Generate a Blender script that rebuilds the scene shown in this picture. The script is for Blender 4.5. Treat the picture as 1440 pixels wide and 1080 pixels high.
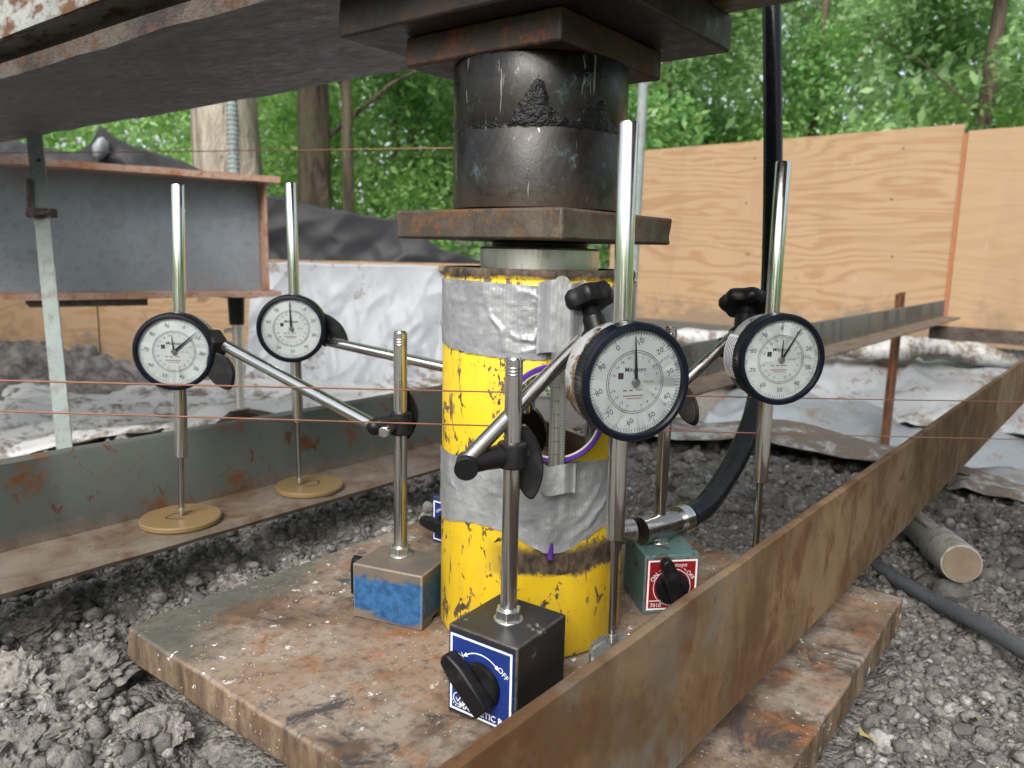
import bpy, math, random
import numpy as np
from mathutils import Matrix, Vector
random.seed(7); RNG = np.random.default_rng(11)
for o in list(bpy.data.objects): bpy.data.objects.remove(o)
SC = bpy.context.scene; COL = SC.collection
R = math.radians
# ---------------------------------------------------------------- camera, sky, sun, exposure
cam_d = bpy.data.cameras.new('camera'); cam = bpy.data.objects.new('camera', cam_d); COL.objects.link(cam); SC.camera = cam
AZ, PITCH, ROLL = R(37.7), R(9.6), R(1.32)
CAM = Vector((-.5212, -.3714, .3172))
hd = Vector((math.cos(AZ), math.sin(AZ), 0)); zz = Vector((0, 0, 1)); r0 = Vector((math.sin(AZ), -math.cos(AZ), 0))
FW = hd*math.cos(PITCH) - zz*math.sin(PITCH); u0 = hd*math.sin(PITCH) + zz*math.cos(PITCH)
RT = r0*math.cos(ROLL) + u0*math.sin(ROLL); UP = u0*math.cos(ROLL) - r0*math.sin(ROLL)
cam.matrix_world = Matrix(((RT.x, UP.x, -FW.x, CAM.x), (RT.y, UP.y, -FW.y, CAM.y), (RT.z, UP.z, -FW.z, CAM.z), (0, 0, 0, 1)))
cam_d.sensor_width = 36; cam_d.lens = 27.12; cam_d.clip_start = .01; cam_d.clip_end = 600
cam_d.dof.use_dof = True; cam_d.dof.focus_distance = .58; cam_d.dof.aperture_fstop = 11.5
W = bpy.data.worlds.new('World'); SC.world = W; W.use_nodes = True
wn = W.node_tree; wn.nodes.clear()
sky = wn.nodes.new('ShaderNodeTexSky'); sky.sky_type = 'NISHITA'; sky.sun_disc = False
SUN_EL, SUN_AZ = R(42), R(200)          # azimuth as world angle (counter-clockwise from +X) of the sun's position
sky.sun_elevation = SUN_EL; sky.sun_rotation = R(90) - SUN_AZ; sky.dust_density = 4.0; sky.air_density = 1.0; sky.ozone_density = .6
hs = wn.nodes.new('ShaderNodeHueSaturation'); hs.inputs['Saturation'].default_value = .42
bg = wn.nodes.new('ShaderNodeBackground'); bg.inputs['Strength'].default_value = .15
wo = wn.nodes.new('ShaderNodeOutputWorld')
wn.links.new(sky.outputs[0], hs.inputs['Color']); wn.links.new(hs.outputs[0], bg.inputs[0]); wn.links.new(bg.outputs[0], wo.inputs[0])
sl = bpy.data.lights.new('sun', 'SUN'); sl.energy = 1.5; sl.angle = R(35); sl.color = (1, .97, .92)
so = bpy.data.objects.new('sun', sl); COL.objects.link(so)
sd = Vector((math.cos(SUN_EL)*math.cos(SUN_AZ), math.cos(SUN_EL)*math.sin(SUN_AZ), math.sin(SUN_EL)))
so.rotation_euler = sd.to_track_quat('Z', 'Y').to_euler(); so.location = sd*20
vs = SC.view_settings; vs.view_transform = 'Standard'; vs.look = 'None'; vs.gamma = 1; vs.use_curve_mapping = False; vs.exposure = .98
SC.cycles.max_bounces = 5; SC.cycles.diffuse_bounces = 2; SC.cycles.glossy_bounces = 4; SC.cycles.transmission_bounces = 5; SC.cycles.transparent_max_bounces = 6; SC.cycles.caustics_reflective = False; SC.cycles.caustics_refractive = False
SC.render.resolution_x = 1024; SC.render.resolution_y = 768

# ---------------------------------------------------------------- mesh helpers
def frame(d):
    d = Vector(d).normalized(); a = Vector((0, 0, 1)) if abs(d.z) < .9 else Vector((1, 0, 0))
    x = a.cross(d).normalized(); return x, d.cross(x), d
class MB:
    def __init__(s): s.v = []; s.f = []
    def add(s, v, f):
        n = len(s.v); s.v += [tuple(p) for p in v]; s.f += [tuple(i+n for i in q) for q in f]; return s
    def box(s, c, sz, M=None):
        x, y, z = (k/2 for k in sz); c = Vector(c)
        v = [Vector((a*x, b*y, e*z)) for e in (-1, 1) for b in (-1, 1) for a in (-1, 1)]
        if M is not None: v = [M @ p for p in v]
        return s.add([p+c for p in v], [(0, 2, 3, 1), (4, 5, 7, 6), (0, 1, 5, 4), (2, 6, 7, 3), (0, 4, 6, 2), (1, 3, 7, 5)])
    def cyl(s, p0, p1, r0, r1=None, n=32, caps=True):
        r1 = r0 if r1 is None else r1; p0 = Vector(p0); p1 = Vector(p1); x, y, _ = frame(p1-p0); v = []
        for p, r in ((p0, r0), (p1, r1)):
            v += [p + (x*math.cos(a) + y*math.sin(a))*r for a in (2*math.pi*i/n for i in range(n))]
        f = [(i, (i+1) % n, n+(i+1) % n, n+i) for i in range(n)]
        if caps: f += [tuple(range(n-1, -1, -1)), tuple(range(n, 2*n))]
        return s.add(v, f)
    def lathe(s, prof, n=64, M=None, rfun=None, caps=True):
        v = []
        for k, (r, z) in enumerate(prof):
            for i in range(n):
                a = 2*math.pi*i/n; rr = r*(rfun(a, k) if rfun else 1)
                p = Vector((rr*math.cos(a), rr*math.sin(a), z)); v.append(M @ p if M is not None else p)
        f = []
        for k in range(len(prof)-1):
            f += [(k*n+i, k*n+(i+1) % n, (k+1)*n+(i+1) % n, (k+1)*n+i) for i in range(n)]
        if caps and prof[0][0] > 1e-6: f.append(tuple(range(n-1, -1, -1)))
        m = (len(prof)-1)*n
        if caps and prof[-1][0] > 1e-6: f.append(tuple(m+i for i in range(n)))
        return s.add(v, f)
    def tube(s, pts, r, n=12, caps=True):
        pts = [Vector(p) for p in pts]; m = len(pts); rs = r if isinstance(r, (list, tuple)) else [r]*m
        t = [(pts[min(i+1, m-1)]-pts[max(i-1, 0)]).normalized() for i in range(m)]
        x, y, _ = frame(t[0]); v = []
        for i in range(m):
            x = (x - t[i]*x.dot(t[i])).normalized(); y = t[i].cross(x)
            v += [pts[i] + (x*math.cos(a)+y*math.sin(a))*rs[i] for a in (2*math.pi*k/n for k in range(n))]
        f = [(i*n+k, i*n+(k+1) % n, (i+1)*n+(k+1) % n, (i+1)*n+k) for i in range(m-1) for k in range(n)]
        if caps: f += [tuple(range(n-1, -1, -1)), tuple((m-1)*n+k for k in range(n))]
        return s.add(v, f)
    def prism(s, poly, h0, h1, M=None):
        n = len(poly); v = [Vector((a, b, h0)) for a, b in poly] + [Vector((a, b, h1)) for a, b in poly]
        if M is not None: v = [M @ p for p in v]
        return s.add(v, [tuple(range(n-1, -1, -1)), tuple(range(n, 2*n))] + [(i, (i+1) % n, n+(i+1) % n, n+i) for i in range(n)])
    def build(s, name, mat, parent=None, smooth=35, bevel=0, world=False, seg=2):
        v = s.v
        if world and parent is not None:
            inv = PM[parent.name].inverted(); v = [tuple(inv @ Vector(p)) for p in v]
        me = bpy.data.meshes.new(name); me.from_pydata(v, [], s.f); me.validate(); me.update()
        return mesh_obj(name, me, mat, parent, smooth, bevel, seg)
PM = {}
def mesh_obj(name, me, mat, parent=None, smooth=35, bevel=0, seg=2):
    if mat is not None and not me.materials: me.materials.append(mat)
    if smooth:
        me.polygons.foreach_set('use_smooth', [True]*len(me.polygons)); me.set_sharp_from_angle(angle=R(smooth))
    o = bpy.data.objects.new(name, me); COL.objects.link(o); o.parent = parent
    if bevel:
        b = o.modifiers.new('bevel', 'BEVEL'); b.width = bevel; b.segments = seg; b.limit_method = 'ANGLE'; b.angle_limit = R(40)
    return o
def tag(o, label=None, cat=None, group=None, kind=None):
    for k, v in (('label', label), ('category', cat), ('group', group), ('kind', kind)):
        if v: o[k] = v
    return o
def thing(name, label, cat, loc=(0, 0, 0), rot=(0, 0, 0), group=None):
    o = bpy.data.objects.new(name, None); COL.objects.link(o); o.location = loc; o.rotation_euler = rot; o.empty_display_size = .02
    tag(o, label, cat, group)
    from mathutils import Euler
    PM[o.name] = Matrix.Translation(Vector(loc)) @ Euler(rot).to_matrix().to_4x4(); return o
def grid_mesh(name, P, closed=False):
    n, m = P.shape[:2]; me = bpy.data.meshes.new(name)
    idx = np.arange(n*m).reshape(n, m); q = np.stack([idx[:-1, :-1], idx[1:, :-1], idx[1:, 1:], idx[:-1, 1:]], -1).reshape(-1, 4)
    me.vertices.add(n*m); me.vertices.foreach_set('co', P.reshape(-1).astype(np.float32))
    me.loops.add(q.size); me.loops.foreach_set('vertex_index', q.reshape(-1).astype(np.int32))
    me.polygons.add(len(q)); me.polygons.foreach_set('loop_start', np.arange(0, q.size, 4, dtype=np.int32)); me.update(calc_edges=True); me.validate()
    return me
def soup(name, V, nv):                     # V: (k, nv, 3) loose polygons
    k = len(V); me = bpy.data.meshes.new(name); me.vertices.add(k*nv); me.vertices.foreach_set('co', V.reshape(-1).astype(np.float32))
    me.loops.add(k*nv); me.loops.foreach_set('vertex_index', np.arange(k*nv, dtype=np.int32))
    me.polygons.add(k); me.polygons.foreach_set('loop_start', np.arange(0, k*nv, nv, dtype=np.int32)); me.update(calc_edges=True); return me
# ---- numpy noise
def h2(ix, iy, s):
    n = (ix.astype(np.int64)*374761393 + iy.astype(np.int64)*668265263 + s*974711) & 0x7fffffff
    n = ((n ^ (n >> 13))*1274126177) & 0x7fffffff; n = n ^ (n >> 16); return (n & 0xffffff)/float(0xffffff)
def vn(x, y, s=0):
    ix = np.floor(x); iy = np.floor(y); fx = x-ix; fy = y-iy; fx = fx*fx*(3-2*fx); fy = fy*fy*(3-2*fy)
    a = h2(ix, iy, s); b = h2(ix+1, iy, s); c = h2(ix, iy+1, s); d = h2(ix+1, iy+1, s)
    return (a*(1-fx)+b*fx)*(1-fy) + (c*(1-fx)+d*fx)*fy - .5
def fbm(x, y, s=0, o=4):
    t = 0; a = 1
    for k in range(o): t = t + a*vn(x, y, s+k*17); x = x*2.03+3.1; y = y*2.03+1.7; a *= .5
    return t
def worley(x, y, s=0):                     # dome field of random-height pebbles
    ix = np.floor(x); iy = np.floor(y); best = np.full(x.shape, -1.)
    for dx in (-1, 0, 1):
        for dy in (-1, 0, 1):
            cx = ix+dx; cy = iy+dy; px = cx+h2(cx, cy, s); py = cy+h2(cx, cy, s+5); rr = .45+.5*h2(cx, cy, s+9)
            d = ((x-px)**2+(y-py)**2)/(rr*rr); best = np.maximum(best, np.sqrt(np.clip(1-d, 0, 1))*rr)
    return best
def sstep(a, b, x): t = np.clip((x-a)/(b-a), 0, 1); return t*t*(3-2*t)

# ---------------------------------------------------------------- material helper
class MT:
    def __init__(s, name):
        s.m = bpy.data.materials.new(name); s.m.use_nodes = True; s.t = s.m.node_tree; s.t.nodes.clear()
        s.out = s.t.nodes.new('ShaderNodeOutputMaterial'); s.c = {}
    def n(s, ty, ins=None, **pr):
        nd = s.t.nodes.new(ty)
        for k, v in pr.items(): setattr(nd, k, v)
        for k, v in (ins or {}).items():
            if v is None: continue
            i = nd.inputs[k]
            if isinstance(v, bpy.types.NodeSocket): s.t.links.new(v, i)
            else:
                if hasattr(i.default_value, '__len__') and len(i.default_value) == 4 and len(v) == 3: v = (*v, 1)
                i.default_value = v
        return nd
    def co(s, k='Object'):
        if k not in s.c: s.c[k] = s.n('ShaderNodeTexCoord').outputs[k]
        return s.c[k]
    def map(s, sc=(1, 1, 1), loc=(0, 0, 0), rot=(0, 0, 0), v=None):
        return s.n('ShaderNodeMapping', {'Vector': v or s.co(), 'Scale': sc, 'Location': loc, 'Rotation': rot}).outputs[0]
    def noise(s, sc, v=None, det=5, ro=.6, di=0.):
        return s.n('ShaderNodeTexNoise', {'Vector': v or s.co(), 'Scale': sc, 'Detail': det, 'Roughness': ro, 'Distortion': di}).outputs[0]
    def voro(s, sc, v=None, feature='F1', out='Distance'):
        return s.n('ShaderNodeTexVoronoi', {'Vector': v or s.co(), 'Scale': sc}, feature=feature).outputs[out]
    def ramp(s, f, st, interp='LINEAR'):
        nd = s.n('ShaderNodeValToRGB', {'Fac': f}); cr = nd.color_ramp; cr.interpolation = interp
        while len(cr.elements) < len(st): cr.elements.new(.5)
        for e, (p, c) in zip(cr.elements, st):
            e.position = p; e.color = (c, c, c, 1) if isinstance(c, (int, float)) else (*c, 1)
        return nd.outputs[0]
    def mix(s, f, a, b, blend='MIX'):
        nd = s.n('ShaderNodeMix', data_type='RGBA', blend_type=blend, clamp_factor=True)
        for i, v in ((0, f), (6, a), (7, b)):
            if isinstance(v, bpy.types.NodeSocket): s.t.links.new(v, nd.inputs[i])
            elif i == 0: nd.inputs[0].default_value = v
            else: nd.inputs[i].default_value = (*v, 1) if len(v) == 3 else v
        return nd.outputs[2]
    def ma(s, op, a, b=0., c=None):
        nd = s.n('ShaderNodeMath', operation=op)
        for i, v in ((0, a), (1, b), (2, c)):
            if v is None: continue
            if isinstance(v, bpy.types.NodeSocket): s.t.links.new(v, nd.inputs[i])
            else: nd.inputs[i].default_value = v
        return nd.outputs[0]
    def sep(s, v=None):
        nd = s.n('ShaderNodeSeparateXYZ', {'Vector': v or s.co()}); return nd.outputs
    def bump(s, h, st=.3, d=.001, nrm=None):
        return s.n('ShaderNodeBump', {'Height': h, 'Strength': st, 'Distance': d, 'Normal': nrm}).outputs[0]
    def edge(s, r=.0015, lo=.01, hi=.1):   # 1 near sharp edges: for worn paint
        b = s.n('ShaderNodeBevel', {'Radius': r}, samples=2).outputs[0]; g = s.n('ShaderNodeNewGeometry').outputs['Normal']
        d = s.n('ShaderNodeVectorMath', operation='DOT_PRODUCT'); s.t.links.new(b, d.inputs[0]); s.t.links.new(g, d.inputs[1])
        return s.ramp(s.ma('SUBTRACT', 1., d.outputs['Value']), [(lo, 0), (hi, 1)])
    def pr(s, col, rough=.5, metal=0., normal=None, **kw):
        ins = {'Base Color': col, 'Roughness': rough, 'Metallic': metal, 'Normal': normal}
        if metal == 0.: ins['Specular IOR Level'] = .2
        ins.update({k.replace('_', ' '): v for k, v in kw.items()})
        b = s.n('ShaderNodeBsdfPrincipled', ins); s.t.links.new(b.outputs[0], s.out.inputs[0]); return s.m
    def done(s, sh): s.t.links.new(sh, s.out.inputs[0]); return s.m

# ---------------------------------------------------------------- materials
def plain(name, col, rough=.5, metal=0., **kw):
    t = MT(name); f = t.noise(60, det=6); c = t.mix(t.ramp(f, [(.3, 0), (.7, 1)]), tuple(k*.8 for k in col), tuple(min(1, k*1.12) for k in col))
    rr = t.ramp(t.noise(120), [(.3, max(.02, rough-.08)), (.7, min(1, rough+.1))])
    return t.pr(c, rr, metal, **kw)
def m_chrome(name, tint=(.62, .62, .6), rough=.13, grime=.25):
    t = MT(name); f = t.noise(45, t.map((1, 1, .25)), det=5, ro=.7)
    g = t.ramp(f, [(.52, 0), (.75, 1)]); c = t.mix(t.ma('MULTIPLY', g, grime), tint, (.16, .13, .1))
    sc = t.noise(900, t.map((1, 1, .02)), det=2)
    rr = t.ma('ADD', t.ma('MULTIPLY', g, .3), t.ramp(sc, [(.3, rough*.7), (.8, rough*1.7)])); return t.pr(c, rr, .97, t.bump(f, .04, .0005))
def m_black(name, col=(.007, .007, .008), rough=.36):
    t = MT(name); f = t.noise(90, det=5); d = t.ramp(f, [(.5, 0), (.8, 1)])
    c = t.mix(t.ma('MULTIPLY', d, .3), col, (.05, .047, .044)); return t.pr(c, t.ma('ADD', rough, t.ma('MULTIPLY', d, .25)), 0, t.bump(t.noise(500), .08, .0004))
def m_rust(name, a, b, c, dark=(.03, .022, .018), sc=9., spec_white=0., streak=None, rough=.75, metal=0., stretch=(1, 1, 1), bd=.0016):
    t = MT(name); v = t.map(stretch); n1 = t.noise(sc, v, 5, .65, .4); n2 = t.noise(sc*4.3, v, 5, .7); n3 = t.noise(sc*22, v, 4, .7)
    col = t.mix(t.ramp(n1, [(.42, 0), (.58, 1)]), a, b); col = t.mix(t.ramp(n2, [(.52, 0), (.62, 1)]), col, c)
    col = t.mix(t.ramp(n3, [(.52, 0), (.72, .75)]), col, dark)
    if streak:
        st = t.noise(30, t.map(streak), 5, .6); col = t.mix(t.ramp(st, [(.48, 0), (.7, .6)]), col, tuple(k*1.5 for k in b))
    if spec_white: col = t.mix(t.ramp(t.noise(150, v, 3, .6), [(.66-spec_white*.06, 0), (.7, .8)]), col, (.62, .61, .58))
    h = t.ma('ADD', t.ma('MULTIPLY', n2, .7), t.ma('MULTIPLY', n3, .5))
    return t.pr(col, t.ramp(n2, [(.3, rough-.18), (.7, rough+.1)]), metal, t.bump(h, .45, bd))
def m_base_plate():
    t = MT('plate_steel'); v = t.co(); x, y, z = t.sep()
    n1 = t.noise(7, v, 5, .65, .5); n2 = t.noise(24, v, 5, .7, .3); n3 = t.noise(120, v, 5, .7); n4 = t.noise(13, t.map((1, 1, 1), (3, 5, 1)), 5, .7)
    col = t.mix(t.ramp(n1, [(.42, 0), (.58, 1)]), (.10, .065, .042), (.225, .163, .118))
    col = t.mix(t.ramp(n2, [(.53, 0), (.63, .8)]), col, (.23, .092, .032))
    col = t.mix(t.ramp(n4, [(.47, 0), (.60, .8)]), col, (.255, .222, .185))
    col = t.mix(t.ramp(t.noise(16, t.map((1, 1, 1), (9, 2, 4)), 5, .75, .6), [(.56, 0), (.64, .9)]), col, (.04, .04, .043))
    gm = t.ramp(t.ma('ADD', t.ma('ADD', t.ma('MULTIPLY', y, 1.9), t.ma('MULTIPLY', x, -.55)), t.ma('MULTIPLY', t.noise(11, v, 6, .7), .45)), [(.66, 0), (.74, 1)])
    col = t.mix(t.ma('MULTIPLY', gm, .9), col, t.mix(n2, (.035, .05, .045), (.13, .125, .10)))
    sdm = t.ramp(t.ma('ADD', z, .5), [(.4965, 1), (.4992, 0)]); stk = t.noise(40, t.map((1.6, 1.6, .25)), 5, .65); col = t.mix(t.ma('MULTIPLY', sdm, .85), col, t.ramp(stk, [(.36, (.055, .034, .021)), (.5, (.125, .085, .054)), (.64, (.22, .165, .11))]))
    col = t.mix(t.ramp(n3, [(.5, 0), (.7, .75)]), col, (.055, .042, .036))
    fl = t.ma('MULTIPLY', t.ramp(t.noise(85, v, 4, .65), [(.63, 0), (.66, 1)]), t.ramp(t.noise(9, t.map((1, 1, 1), (1, 8, 3)), 5), [(.46, 0), (.58, 1)]))
    col = t.mix(fl, col, (.66, .65, .62))
    fl2 = t.ramp(t.voro(210), [(.10, 1), (.15, 0)]); fl2 = t.ma('MULTIPLY', fl2, t.ramp(t.noise(14), [(.48, 0), (.6, 1)])); col = t.mix(fl2, col, (.6, .58, .55))
    h = t.ma('ADD', n2, t.ma('ADD', t.ma('MULTIPLY', n3, .5), t.ma('MULTIPLY', fl, .4)))
    return t.pr(col, t.ramp(n2, [(.3, .5), (.7, .85)]), 0, t.bump(h, .5, .0016))
def m_left_beam():
    t = MT('painted_angle_steel'); v = t.co(); x, y, z = t.sep(); n1 = t.noise(6, v, 5, .6); n2 = t.noise(19, v, 5, .72, .4); n3 = t.noise(90, v, 5, .7)
    col = t.mix(n1, (.058, .066, .06), (.098, .106, .094)); col = t.mix(t.ramp(n2, [(.56, 0), (.66, .95)]), col, (.12, .045, .016))
    col = t.mix(t.ramp(t.ma('ADD', t.noise(34, t.map((1, 1, .8), (7, 3, 1)), 5, .7, .8), t.ma('MULTIPLY', n1, .25)), [(.74, 0), (.78, .9)]), col, (.085, .033, .013))
    low = t.ramp(t.ma('ADD', z, t.ma('MULTIPLY', t.noise(25, v, 6), .03)), [(.027, 1), (.043, 0)]); lowm = t.mix(t.ramp(n2, [(.35, 0), (.65, 1)]), (.17, .14, .112), (.08, .048, .03))
    col = t.mix(t.ma('MULTIPLY', low, .85), col, lowm)
    col = t.mix(t.ramp(n3, [(.6, 0), (.75, .6)]), col, (.05, .035, .03))
    return t.pr(col, .62, 0, t.bump(t.ma('ADD', n2, n3), .3, .0012))
def m_right_beam():
    t = MT('rusty_angle_steel'); v = t.co(); n1 = t.noise(7, v, 5, .65, .3); n2 = t.noise(26, t.map((1.1, 1, .7)), 5, .7, .5); n3 = t.noise(140, v, 5, .7)
    col = t.mix(t.ramp(n1, [(.42, 0), (.6, 1)]), (.102, .058, .029), (.195, .128, .074)); col = t.mix(t.ramp(n2, [(.5, 0), (.62, .85)]), col, (.095, .045, .02))
    col = t.mix(t.ramp(t.noise(26, t.map((2.4, 1, .25), (4, 1, 2)), 5, .6), [(.58, 0), (.74, .5)]), col, (.24, .18, .115))
    gp = t.ma('MULTIPLY', t.ramp(t.noise(4.5, t.map((1, 1, 1), (2, 3, 7)), 4), [(.56, 0), (.64, 1)]), t.ramp(n2, [(.4, 0), (.6, 1)])); col = t.mix(t.ma('MULTIPLY', gp, .7), col, (.15, .155, .135))
    col = t.mix(t.ramp(n3, [(.56, 0), (.72, .65)]), col, (.04, .025, .015))
    return t.pr(col, t.ramp(n2, [(.3, .5), (.7, .8)]), 0, t.bump(t.ma('ADD', n2, n3), .3, .001))
def m_yellow():
    t = MT('chipped_yellow_paint'); v = t.co(); x, y, z = t.sep()
    s1 = t.noise(48, t.map((1.2, 1.2, .6)), 5, .76, .7); s2 = t.noise(110, t.map((1, 1, .5)), 6, .72, .4); s3 = t.noise(8, v, 5, .6)
    side = t.ramp(t.ma('ADD', t.ma('SUBTRACT', y, x), t.ma('MULTIPLY', s3, .05)), [(.0, 0), (.13, 1)])
    up = t.ramp(z, [(.08, 0), (.16, 1)]); thr = t.ma('ADD', t.ma('MULTIPLY', side, .035), t.ma('MULTIPLY', up, .035))
    chip = t.ramp(t.ma('ADD', t.ma('ADD', s1, t.ma('MULTIPLY', s2, .42)), thr), [(.825, 0), (.837, 1)])
    scr = t.ramp(t.noise(55, t.map((3.5, 3.5, .22), (2, 2, 2), (.4, .3, 0)), 4, .6, .5), [(.66, 0), (.69, .9)])
    bz = t.ma('ADD', z, t.ma('MULTIPLY', t.noise(38, v, 6, .7), .024))
    band = t.ma('MULTIPLY', t.ramp(bz, [(.083, 0), (.085, 1)]), t.ramp(bz, [(.1045, 1), (.109, 0)]))
    band = t.ma('MULTIPLY', band, t.ramp(t.ma('SUBTRACT', y, x), [(.035, 1), (.07, .0)]))
    rim = t.ramp(t.ma('ADD', z, t.ma('MULTIPLY', t.noise(30, v, 6, .7), .016)), [(.306, 0), (.3085, 1)])
    spk = t.ramp(t.ma('ADD', t.noise(150, t.map((1, 1, .7), (3, 1, 2)), 5, .7), t.ma('MULTIPLY', t.noise(20, t.map((1, 1, 1), (6, 6, 2)), 4), .5)), [(.93, 0), (.95, .95)])
    m = t.ma('MAXIMUM', t.ma('MAXIMUM', t.ma('MAXIMUM', chip, spk), scr), t.ma('MAXIMUM', band, rim))
    paint = t.mix(t.ramp(s3, [(.35, 0), (.65, 1)]), (.58, .385, .012), (.66, .46, .03)); paint = t.mix(t.ramp(s2, [(.45, 0), (.75, .5)]), paint, (.45, .27, .04))
    met = t.mix(t.ramp(s2, [(.4, 0), (.62, 1)]), (.028, .023, .018), (.12, .085, .058))
    col = t.mix(m, paint, met)
    return t.pr(col, t.ma('ADD', .34, t.ma('MULTIPLY', m, .3)), 0, t.bump(t.ma('ADD', t.ma('MULTIPLY', m, -1.), t.ma('MULTIPLY', s2, .25)), .35, .0008))
def m_tape():
    t = MT('duct_tape'); v = t.co(); x, y, z = t.sep(); an = t.ma('ARCTAN2', y, x)
    rib = t.ma('SINE', t.ma('MULTIPLY', an, 170.)); hz = t.ma('SINE', t.ma('MULTIPLY', z, 5200.)); n = t.noise(40, v, 5, .65)
    c = t.mix(t.ramp(n, [(.35, 0), (.7, 1)]), (.24, .25, .262), (.35, .36, .372))
    h = t.ma('ADD', t.ma('ADD', t.ma('MULTIPLY', rib, .26), t.ma('MULTIPLY', hz, .08)), t.ma('MULTIPLY', n, 2.4))
    d = t.ramp(t.noise(75, v, 5, .7), [(.6, 0), (.74, .7)]); c = t.mix(d, c, (.12, .11, .1))
    return t.pr(c, t.ramp(n, [(.3, .34), (.7, .5)]), .3, t.bump(h, .28, .0007))
def m_load():
    t = MT('oily_black_steel'); v = t.co(); n = t.noise(28, v, 5, .7, .4); n2 = t.noise(130, t.map((1, 1, .7)), 6, .75); n3 = t.noise(9, v, 5)
    c = t.mix(t.ramp(n, [(.4, 0), (.65, 1)]), (.012, .0115, .011), (.032, .029, .026))
    c = t.mix(t.ramp(n2, [(.6, 0), (.7, .6)]), c, (.13, .125, .115))
    c = t.mix(t.ma('MULTIPLY', t.ramp(t.noise(22, t.map((1, 1, 1), (4, 2, 8)), 6, .7), [(.58, 0), (.66, .7)]), t.ramp(n2, [(.4, 0), (.6, 1)])), c, (.10, .17, .18))
    z = t.sep()[2]; c = t.mix(t.ramp(t.ma('SUBTRACT', z, t.ma('MULTIPLY', n, .03)), [(.338, .7), (.357, 0)]), c, (.05, .032, .022))
    scr = t.ramp(t.noise(60, t.map((2, 2, .3), (1, 1, 1), (.5, .4, 0)), 3, .6, 1.2), [(.67, 0), (.69, .6)]); c = t.mix(scr, c, (.3, .29, .28))
    return t.pr(c, t.ramp(n, [(.35, .22), (.65, .48)]), .45, t.bump(t.ma('ADD', n, n2), .22, .0012))
def m_wood(name='plywood_face', k=1.):
    t = MT(name); v = t.co(); rnd = t.n('ShaderNodeObjectInfo').outputs['Random']
    off = t.n('ShaderNodeCombineXYZ', {'X': t.ma('MULTIPLY', rnd, 17.), 'Z': t.ma('MULTIPLY', rnd, 9.)}).outputs[0]
    vv = t.n('ShaderNodeVectorMath', {0: v, 1: off}, operation='ADD').outputs[0]
    warp = t.noise(1.3, t.map((1, .34, 2.2), v=vv), 4, .5, .5)
    sz = t.sep(vv)[2]; ph = t.ma('ADD', t.ma('MULTIPLY', sz, 26.), t.ma('MULTIPLY', warp, 24.))
    ring = t.ma('SINE', t.ma('MULTIPLY', ph, 3.3)); fine = t.noise(60, t.map((1, .05, 1), v=vv), 4, .6)
    f = t.ramp(t.ma('ADD', t.ma('MULTIPLY', ring, .5), t.ma('MULTIPLY', fine, .5)), [(.15, 0), (.75, 1)])
    c = t.mix(t.ma('MULTIPLY', f, k), (.33, .225, .135), (.275, .17, .092)); c = t.mix(t.ramp(t.noise(2.3, vv, 4), [(.48, 0), (.7, .75)]), c, (.31, .21, .125))
    c = t.mix(t.ramp(t.noise(14, t.map((1, 1, .6), v=vv), 3), [(.68, 0), (.74, .5)]), c, (.33, .28, .23))
    zl = t.sep()[2]; spl = t.ramp(t.ma('SUBTRACT', t.noise(7, det=5, ro=.7), t.ma('MULTIPLY', zl, .9)), [(.28, 0), (.46, .7)]); c = t.mix(spl, c, (.16, .125, .09))
    c = t.mix(t.ramp(t.noise(1.6, t.map((1, 2.2, .5), v=vv), 5, .6), [(.52, 0), (.7, .35)]), c, (.22, .145, .085)); kn = t.ramp(t.voro(1.7, t.map((1, .6, 1), v=vv)), [(.035, .8), (.075, 0)]); c = t.mix(kn, c, (.15, .085, .045))
    return t.pr(c, .62, 0, t.bump(f, .1, .002))
def m_plastic(name, base=(.74, .76, .78), dirt=.5, alpha=0.):
    t = MT(name); v = t.co(); n = t.noise(5, v, 5, .68, .6); n2 = t.noise(30, v, 5, .75, .4); n3 = t.noise(130, v, 4, .7)
    d = t.ramp(t.ma('ADD', n, t.ma('MULTIPLY', n2, .55)), [(.98-dirt*.33, 0), (1.03-dirt*.25, 1)])
    sp = t.ramp(n3, [(.66, 0), (.7, .8)]); d = t.ma('MAXIMUM', d, t.ma('MULTIPLY', sp, min(1, dirt*1.3)))
    c = t.mix(d, base, t.mix(n3, (.10, .085, .07), (.24, .2, .16)))
    nb = t.bump(n2, .3, .008)
    b = t.n('ShaderNodeBsdfPrincipled', {'Base Color': c, 'Roughness': t.ramp(d, [(0, .42), (1, .8)]), 'Normal': nb}).outputs[0]
    tr = t.n('ShaderNodeBsdfTranslucent', {'Color': c}).outputs[0]
    sh = t.n('ShaderNodeMixShader', {0: .22, 1: b, 2: tr}).outputs[0]
    if alpha:
        tp = t.n('ShaderNodeBsdfTransparent').outputs[0]; k = t.ma('MULTIPLY', t.ma('SUBTRACT', 1., d), alpha); sh = t.n('ShaderNodeMixShader', {0: k, 1: sh, 2: tp}).outputs[0]
    return t.done(sh)
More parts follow.
